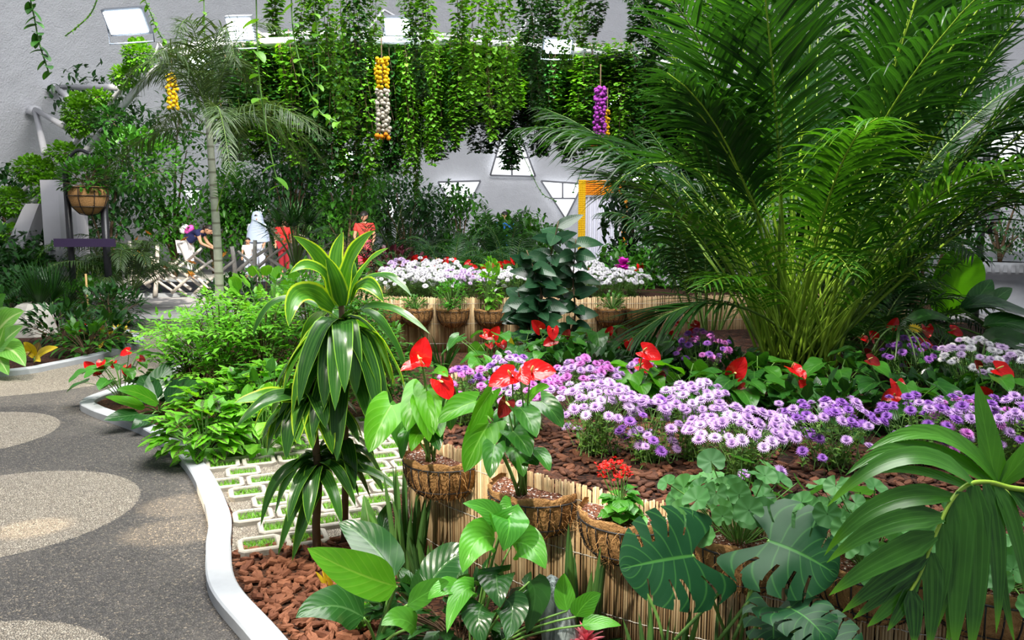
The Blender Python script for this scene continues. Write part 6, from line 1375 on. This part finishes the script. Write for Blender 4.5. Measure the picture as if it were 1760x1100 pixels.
# leafy creeper trails with few big leaves
def trail(lb, pts, Y, n, L, mat='ivy', wd=.85, r=.006):
    c = crom([P(x, y, Y) for x, y in pts], 8); o = c[0]; root = thing('creeper_trail', lb, 'vine', o); f, s = MB(), MB(); tube(s, c - o, r, 5)
    i = np.linspace(1, len(c) - 1, n).astype(int); a = np.arange(n) * 2.7
    leaves(f, c[i] - o, np.c_[np.cos(a), np.sin(a) * .4 - .3, U(-.7, .1, n)], U(.75, 1.2, n) * L, U(.75, 1.1, n) * L * wd, .8, 6, 4, HEART, fold=.15, lobe=.25); f.build('foliage', M[mat], root); s.build('vine', M['stem'], root)
trail('leafy trail hanging alone before the dome wall at the upper left', [(48, -20), (58, 25), (68, 75), (84, 125)], 6.5, 18, .085, 'ivyd', 1.)
trail('thin pale trail hanging off the upper left of the dome', [(170, -10), (158, 20), (140, 40), (112, 62)], 7.5, 22, .03, 'ivy')
trail('heart-leaved trail hanging down over the slim palm', [(440, -20), (443, 90), (450, 170), (470, 285), (482, 320)], 6.8, 9, .13, 'ivy')
trail('heart-leaved trail curling right of the slim palm', [(500, -20), (505, 60), (525, 140), (548, 190), (580, 210)], 6.8, 12, .10, 'ivy')
trail('heart-leaved trail at the top beside the slim palm', [(535, -20), (545, 50), (548, 120), (545, 190)], 7.2, 12, .09, 'ivy')
trail('thin leafy trail at the top left of the slim palm', [(350, -20), (352, 60), (355, 120), (350, 190)], 8.5, 16, .06, 'ivy')
trail('pale leafy trail at the upper left of the truss', [(245, -10), (262, 30), (275, 60), (300, 90)], 9.5, 22, .07, 'ivy')
trail('bright heart-leaved trail over the palm at the upper right', [(1440, -20), (1446, 60), (1450, 120)], 7, 12, .08, 'ivy')
trail('ivy trail hanging before the far wall between the windows', [(880, 230), (905, 280), (930, 330), (955, 345)], 12.8, 26, .05, 'ivyd')
trail('long ivy trail hanging before the far wall left of the window', [(725, 200), (722, 280), (718, 330), (722, 360)], 12.8, 60, .06, 'ivyd')
trail('dark ivy trail over the first triangular window', [(1010, 230), (1000, 290), (985, 330)], 12.8, 26, .05, 'ivyd')

# ================================================================== GARLANDS
bead = MB(); lathe(bead, [(.001, -.5), (.3, -.42), (.5, -.1), (.48, .15), (.3, .42), (.001, .5)], 9)
def garland(lb, px, y0, y1, Y, parts, w, k=8, name='flower_garland', hang=None):
    a, b = P(px, y0, Y), P(px, y1, Y); L = a[2] - b[2]; root = thing(name, lb, 'garland', a); z = 0
    for nm, mt, fr_, rr, sz in parts:
        m = MB(); l = L * fr_; n = max(1, int(l / (sz * .95))); zz = z - (np.arange(n) + .5) * l / n
        for q_ in range(k):
            th = q_ * 6.283 / k; place(m, bead, np.c_[np.full(n, rr * math.cos(th)), np.full(n, rr * math.sin(th)), zz + (q_ % 2) * sz * .4] + RNG.normal(0, .010, (n, 3)), None, sz * U(.75, 1.15, n))
        m.build(nm, mt, root); z -= l
    m = MB(); tube(m, [(0, 0, hang or .3), (0, 0, -L)], .008, 4); m.build('string', M['brown'], root); return root
mari = plain('marigold_yellow', (.85, .48, .01), .7, .2, 70, .3, .6, trans=.1); maro = plain('marigold_orange', (.80, .26, .01), .7, .2, 70, .3, .6); dried = plain('dried_white_flower', (.50, .45, .38), .8, .2, 90, .4, .6)
purp = plain('purple_flower', (.34, .05, .38), .7, .2, 70, .5, .5); redo = plain('orange_red_flower', (.85, .13, .03), .6, .2, 60, .3)
garland('yellow and white flower garland hanging in the ivy at the centre', 656, 100, 245, 11.2, [('yellow_section', mari, .37, .075, .055), ('white_section', dried, .52, .075, .055), ('bottom_tuft', maro, .09, .08, .07)], .1)
garland('short yellow flower garland left of the slim palm', 295, 128, 190, 12.2, [('yellow_section', mari, 1, .055, .06)], .1, 6)
garland('purple flower garland with an orange tip right of centre', 1032, 150, 258, 11.2, [('purple_section', purp, .9, .065, .05), ('bottom_tuft', redo, .1, .09, .09)], .1)
garland('thin yellow garland beside the purple one', 1044, 190, 248, 11.4, [('yellow_section', mari, 1, .02, .04)], .04, 3)
# doorway with marigolds
dx = lambda px: (px - 880) / FPX * 19.5
root = thing('doorway_arch', 'doorway with a pale pleated curtain framed by yellow marigold strings', 'doorway', (dx(1034), 19.5, 0))
q = NT('pleated_curtain'); sp = q.node('ShaderNodeSeparateXYZ'); q.link(q.obj(), sp.inputs[0]); cur = q.done(q.bsdf((.72, .72, .80), .8, .2))
xs = np.linspace(-.43, .43, 120); m = MB(); m.add(np.stack([np.c_[xs, .04 * np.sin(xs * 62) + .01 * np.sin(xs * 23), np.full(120, z)] for z in (.05, 1.2, 2.08)]), gridF(2, 119)); m.build('curtain', cur, root)
m = MB(); n = 44; zz = np.linspace(.6, 2.45, n)
for c in range(4): place(m, bead, np.c_[np.full(n, -.56 + c * .042), np.full(n, -.1), zz], None, .055)
m.build('marigold_jamb', mari, root)
m = MB()
for c in range(7): n = 22; place(m, bead, np.c_[np.linspace(-.4, .55, n), np.full(n, -.1), np.full(n, 2.14 + c * .05)], None, .055)
m.build('marigold_lintel', maro, root)
m = MB(); n = 36; zz = np.linspace(.9, 2.1, n)
for c in range(3): place(m, bead, np.c_[np.full(n, .47 + c * .045), np.full(n, -.1), zz], None, .055)
m.build('marigold_jamb', maro, root)
m = MB(); box(m, (-.5, .05, 1.25), (.06, .06, 2.5)); box(m, (.5, .05, 1.25), (.06, .06, 2.5)); box(m, (0, .05, 2.3), (1.1, .06, .3)); m.build('door_frame', tubm, root, smooth=False)

# ================================================================== RIGHT BACKGROUND
so = np.array([(1722 - 880) / FPX * 14, 14., 0]); root = thing('urn_planter', 'grey stone pedestal planter with a fluted rim at the right', 'planter', so)
stone = plain('grey_stone', (.30, .31, .34), .85, .2, 6, .2, .3)
m = MB(); lathe(m, [(.62, 0), (.62, .12), (.5, .2), (.46, .5), (.5, .58), (.66, .66), (.72, .72), (.72, .86), (.64, .88), (.6, .84)], 32); m.build('pedestal', stone, root)
m = MB()
for i in range(40): a = i * 6.283 / 40; box(m, (.715 * math.cos(a), .715 * math.sin(a), .78), (.03, .06, .12), 0, a)
m.build('fluting', stone, root, smooth=False); m = MB(); lathe(m, [(.001, .82), (.61, .82)], 20); m.build('soil', earth, root)
tr = tree('small multi-stemmed tree growing in the stone planter', so[0] - .05, 14., 1.5, .65, 'shrubd', 620, (.06, .10)); tr.location = Vector((so[0] - .05, 14., .82))
tree('dark ivy-covered tree cut by the right edge', (1790 - 880) / FPX * 13, 13, 2.2, .5, 'shrubd', 700, (.06, .1))
tree('leafy tree in front of the bright window at the right', (1760 - 880) / FPX * 15, 15.5, 3.0, .8, 'mid', 520, (.08, .14))
root = thing('lamp_post', 'black double lamp post behind the paddle leaf at the right', 'post', ((1682 - 880) / FPX * 13, 13, 0))
m = MB(); tube(m, [(0, 0, 0), (0, 0, 1.7), (0, 0, 2.6)], .055, 8); m.build('pole', blk, root)
m = MB(); tube(m, [(.14, 0, 1.35), (.14, 0, 2.7)], .04, 8); tube(m, [(-.1, 0, 1.7), (-.1, 0, 2.5)], .012, 6); m.build('side_tube', blk, root)
m = MB(); box(m, (.06, -.05, 1.72), (.26, .12, .34)); m.build('junction_box', plain('grey_box', (.10, .10, .12), .5, .4), root, smooth=False)
m = MB(); prism(m, [(6.4, 15.2), (9.5, 14.6), (9.5, 14.8), (6.4, 15.4)], 0, 1.0); tag(m.build('wall_low_right', stone, smooth=False), kind='structure')

# ================================================================== PEOPLE
skin = plain('skin', (.55, .30, .19), .55, .3); hair = plain('dark_hair', (.018, .013, .012), .5, .4)
def figure(root, joints, edges, rad, mat, name='body'):
    me = bpy.data.meshes.new(name); me.from_pydata([tuple(j) for j in joints], edges, []); o = bpy.data.objects.new(name, me); C.objects.link(o); o.parent = root
    me.materials.append(mat); s = o.modifiers.new('Skin', 'SKIN')
    for v, r in zip(me.skin_vertices[0].data, rad): v.radius = (r, r) if np.isscalar(r) else r
    me.skin_vertices[0].data[0].use_root = True; s.use_smooth_shade = True
    u = o.modifiers.new('Subdivision', 'SUBSURF'); u.levels = u.render_levels = 2; return o
def hand(root, w, d, k=1):
    m = MB(); d = nrm(d); sd = nrm(np.cross(d, (0, 0, 1)) + 1e-3); tube(m, [w - d * .02, w + d * .04, w + d * .09], [.022, .032, .026], 8)
    for i in range(4): b = w + d * .085 + sd * (.012 * (i - 1.5)); L = (.06, .072, .066, .05)[i]; tube(m, bez(b, b + d * L * .6, b + d * L + np.array([0, 0, -.025]), 5), [.009, .0085, .008, .007, .005], 6)
    b = w + d * .03 + sd * .028; tube(m, bez(b, b + sd * .03 + d * .02, b + d * .05 + sd * .03, 5), [.011, .010, .009, .008, .005], 6); m.build('hand', skin, root)
def head(root, c, look, r=.105, hm=hair, bun=0., veil=None):
    c = np.asarray(c, float); R = np.array(rot_to(look, (0, 0, 1)))
    m = MB(); lathe(m, [(.001, 1.18), (.42, 1.08), (.78, .72), (.92, .25), (.88, -.2), (.74, -.65), (.5, -1.0), (.25, -1.16), (.001, -1.2)], 20)
    V = m.V[0] * r * np.array([.92, 1.05, 1.]); V[:, 1] += .10 * r * (V[:, 2] < -.4 * r); m.V[0] = V @ R.T + c; m.build('head', skin, root)
    m = MB()
    for ex in (-.36, .36): e = MB(); lathe(e, [(.001, -.1), (.1, 0), (.001, .1)], 8); m.add(e.V[0] * r + (R @ (np.array([ex, .93, .05]) * r)) + c, e.F[0][0])
    m.build('eyes', hair, root)
    m = MB(); tube(m, [c + R @ (np.array([0, .98, .08]) * r), c + R @ (np.array([0, 1.2, -.25]) * r), c + R @ (np.array([0, 1.0, -.32]) * r)], [.012, .02, .012], 7)
    for ex in (-.88, .88): tube(m, [c + R @ (np.array([ex, .02, .2]) * r), c + R @ (np.array([ex * 1.1, -.05, 0]) * r), c + R @ (np.array([ex, .02, -.25]) * r)], [.012, .02, .012], 7)
    m.build('nose_and_ears', skin, root)
    m = MB(); tube(m, [c + R @ (np.array([x, .95 - abs(x) * .3, -.55]) * r) for x in (-.3, 0, .3)], [.006, .010, .006], 6); m.build('mouth', plain('lips', (.42, .13, .11), .5, .3), root)
    m = MB(); th = np.linspace(0, math.pi, 12); ph = np.linspace(0, 2 * math.pi, 24); V = []
    for a in np.linspace(0, 1, 9):
        for p_ in ph:
            mx_ = 1.05 + .75 * (1 - math.sin(p_)) / 2 if True else 0; e = a * mx_; V.append(np.array([math.sin(e) * math.cos(p_) * 1.0, math.sin(e) * math.sin(p_) * 1.14 - .05, math.cos(e) * 1.26]) * r)
    m.add(np.array(V) @ R.T + c, gridF(8, 23))
    if bun: tube(m, [c + R @ (np.array([0, -1.0, .1]) * r), c + R @ (np.array([0, -1.25, -.2]) * r), c + R @ (np.array([0, -1.1, -.9 * bun]) * r)], [.04, .05, .015], 8)
    m.build('hair', hm, root)
def cloth(root, nm, rings, mat, seg=18, fold=0.):
    """garment through elliptical rings (centre, rx, ry, tilt axis)"""
    m = MB(); a = np.linspace(0, 2 * math.pi, seg + 1); V = []
    for c, rx, ry in rings: V.append(np.c_[c[0] + rx * np.cos(a) * (1 + fold * np.sin(a * 7)), c[1] + ry * np.sin(a) * (1 + fold * np.sin(a * 5)), np.full(seg + 1, c[2])])
    m.add(np.array(V), gridF(len(rings) - 1, seg)); return m.build(nm, mat, root)
# the bending woman
wp_ = np.array([(322 - 880) / FPX * 20.9, 20.9, .02]); root = thing('person', 'person in white trousers and navy top bending over the lilies with a pink bag', 'person', wp_)
J = dict(pel=(0, 0, .88), sp=(.12, 0, 1.08), ch=(.36, 0, 1.20), nk=(.48, 0, 1.24), hipl=(-.02, .09, .86), hipr=(-.02, -.09, .86), knl=(.06, .1, .47), knr=(.10, -.1, .46), anl=(.0, .1, .08), anr=(.08, -.1, .08), tol=(.14, .1, .03), tor=(.22, -.1, .03),
         shl=(.38, .17, 1.20), shr=(.38, -.17, 1.20), ell=(.46, .22, .93), elr=(.46, -.22, .93), wrl=(.66, .16, .80), wrr=(.68, -.16, .82))
nm = list(J); E_ = [(a, b) for a, b in [('pel', 'sp'), ('sp', 'ch'), ('ch', 'nk'), ('pel', 'hipl'), ('pel', 'hipr'), ('hipl', 'knl'), ('hipr', 'knr'), ('knl', 'anl'), ('knr', 'anr'), ('anl', 'tol'), ('anr', 'tor'), ('ch', 'shl'), ('ch', 'shr'), ('shl', 'ell'), ('shr', 'elr'), ('ell', 'wrl'), ('elr', 'wrr')]]
RD = dict(pel=.14, sp=.125, ch=.13, nk=.055, hipl=.105, hipr=.105, knl=.065, knr=.065, anl=.04, anr=.04, tol=.035, tor=.035, shl=.062, shr=.062, ell=.042, elr=.042, wrl=.028, wrr=.028)
figure(root, [J[n] for n in nm], [(nm.index(a), nm.index(b)) for a, b in E_], [RD[n] for n in nm], skin); head(root, (.60, 0, 1.27), (.75, 0, -.65), bun=1.)
hand(root, np.array(J['wrl']), (1, 0, -.3)); hand(root, np.array(J['wrr']), (1, 0, -.3))
figure(root, [J[n] for n in ('pel', 'hipl', 'hipr', 'knl', 'knr')] + [(.0, .1, .2), (.08, -.1, .2)], [(0, 1), (0, 2), (1, 3), (2, 4), (3, 5), (4, 6)], [.17, .13, .13, .10, .10, .085, .085], plain('white_cotton', (.82, .80, .82), .85, .2, trans=.05), 'trousers')
figure(root, [(.02, 0, .95), (.14, 0, 1.09), (.36, 0, 1.20), (.44, 0, 1.23), (.38, .17, 1.20), (.38, -.17, 1.20), (.42, .2, 1.07), (.42, -.2, 1.07)], [(0, 1), (1, 2), (2, 3), (2, 4), (2, 5), (4, 6), (5, 7)], [.16, .15, .155, .09, .085, .085, .065, .065], plain('navy_print', (.02, .025, .09), .8, .2, 30, .8), 'top')
bg = thing('backpack', 'pink and white backpack on the back of the bending person', 'bag', wp_)
figure(bg, [(.0, -.03, 1.16), (.12, -.04, 1.29), (.24, -.04, 1.36)], [(0, 1), (1, 2)], [.09, .10, .08], plain('pink_nylon', (.75, .10, .48), .5, .3), 'bag_body'); figure(bg, [(-.12, 0, 1.16), (-.02, 0, 1.30), (.08, 0, 1.38)], [(0, 1), (1, 2)], [.11, .12, .09], plain('white_nylon', (.80, .80, .80), .5, .3), 'bag_side')
# the standing person in pink and red
def standing(lb, x, y, look, tops, legs, hm=hair, h=1.0, sit=False, veil=None):
    root = thing('person', lb, 'person', (x, y, .0)); root.scale = (h, h, h)
    J = [(0, 0, .95), (0, 0, 1.12), (0, 0, 1.35), (0, 0, 1.50), (-.09, 0, .92), (.09, 0, .92), (-.1, .02, .5), (.1, -.02, .5), (-.1, .02, .08), (.1, 0, .08), (-.1, -.12, .03), (.1, -.13, .03), (-.19, 0, 1.40), (.19, 0, 1.40), (-.25, 0, 1.12), (.25, 0, 1.12), (-.2, -.16, .98), (.22, -.14, .95)]
    E2 = [(0, 1), (1, 2), (2, 3), (0, 4), (0, 5), (4, 6), (5, 7), (6, 8), (7, 9), (8, 10), (9, 11), (2, 12), (2, 13), (12, 14), (13, 15), (14, 16), (15, 17)]
    figure(root, J, E2, [.14, .12, .13, .055, .1, .1, .065, .065, .042, .042, .035, .035, .06, .06, .042, .042, .028, .028], skin)
    head(root, (0, -.01, 1.63), look, hm=hm); hand(root, np.array(J[16]), (.1, -.6, -.6)); hand(root, np.array(J[17]), (-.1, -.6, -.6))
    figure(root, J[:1] + J[4:8] + [(-.1, .02, .2), (.1, -.02, .2)], [(0, 1), (0, 2), (1, 3), (2, 4), (3, 5), (4, 6)], [.165, .125, .125, .095, .095, .08, .08], legs, 'trousers')
    figure(root, [(0, 0, .98), (0, 0, 1.12), (0, 0, 1.36), (0, 0, 1.45), (-.19, 0, 1.40), (.19, 0, 1.40), (-.23, 0, 1.24), (.23, 0, 1.24)], [(0, 1), (1, 2), (2, 3), (2, 4), (2, 5), (4, 6), (5, 7)], [.16, .14, .155, .085, .08, .08, .065, .065], tops, 'top')
    if veil is not None:
        cloth(root, 'veil', [((0, -.0, 1.80), .01, .01), ((0, 0, 1.77), .10, .10), ((0, .02, 1.66), .145, .14), ((0, .03, 1.52), .16, .15), ((0, .02, 1.38), .24, .19), ((0, 0, 1.15), .30, .22), ((0, 0, .98), .31, .24)], veil, 24, .03)
    return root
standing('person in a red top and pink trousers seen from behind beyond the flowers', (628 - 880) / FPX * 20.6, 20.6, (.5, .8, -.3), plain('red_top', (.75, .06, .05), .8, .2), plain('pink_trousers', (.80, .10, .16), .8, .2))
standing('person in a pale blue veil behind the stick fence', (445 - 880) / FPX * 21.4, 21.4, (.2, -.9, -.3), plain('blue_white_cloth', (.55, .62, .78), .9, .2), plain('pale_trousers', (.55, .6, .72), .9, .2), veil=plain('pale_blue_veil', (.42, .50, .68), .9, .2, trans=.1), h=.98)
standing('person in a long red dress half hidden beyond the stick fence', (490 - 880) / FPX * 22, 22., (-.6, -.6, -.4), plain('red_dress', (.70, .03, .03), .8, .2), plain('dark_red_trousers', (.3, .02, .03), .8, .2), h=.92)
standing('small person in a white shirt behind the stick fence below the pale blue veil', (428 - 880) / FPX * 20.7, 20.7, (0, -1, -.2), plain('white_shirt', (.8, .78, .76), .8, .2), plain('grey_blue_shorts', (.45, .5, .6), .8, .2), h=.62)
standing('person in bright blue partly hidden by the far palms', (868 - 880) / FPX * 22.5, 22.5, (-.5, -.6, -.2), plain('bright_blue_shirt', (.03, .22, .75), .8, .2), plain('blue_trousers', (.05, .15, .5), .8, .2), h=1.)
standing('small person in a yellow shirt behind the far flowers', (856 - 880) / FPX * 17.5, 17.5, (0, -1, -.2), plain('yellow_shirt', (.80, .62, .18), .8, .2), plain('tan_shorts', (.5, .4, .3), .8, .2), h=.52)
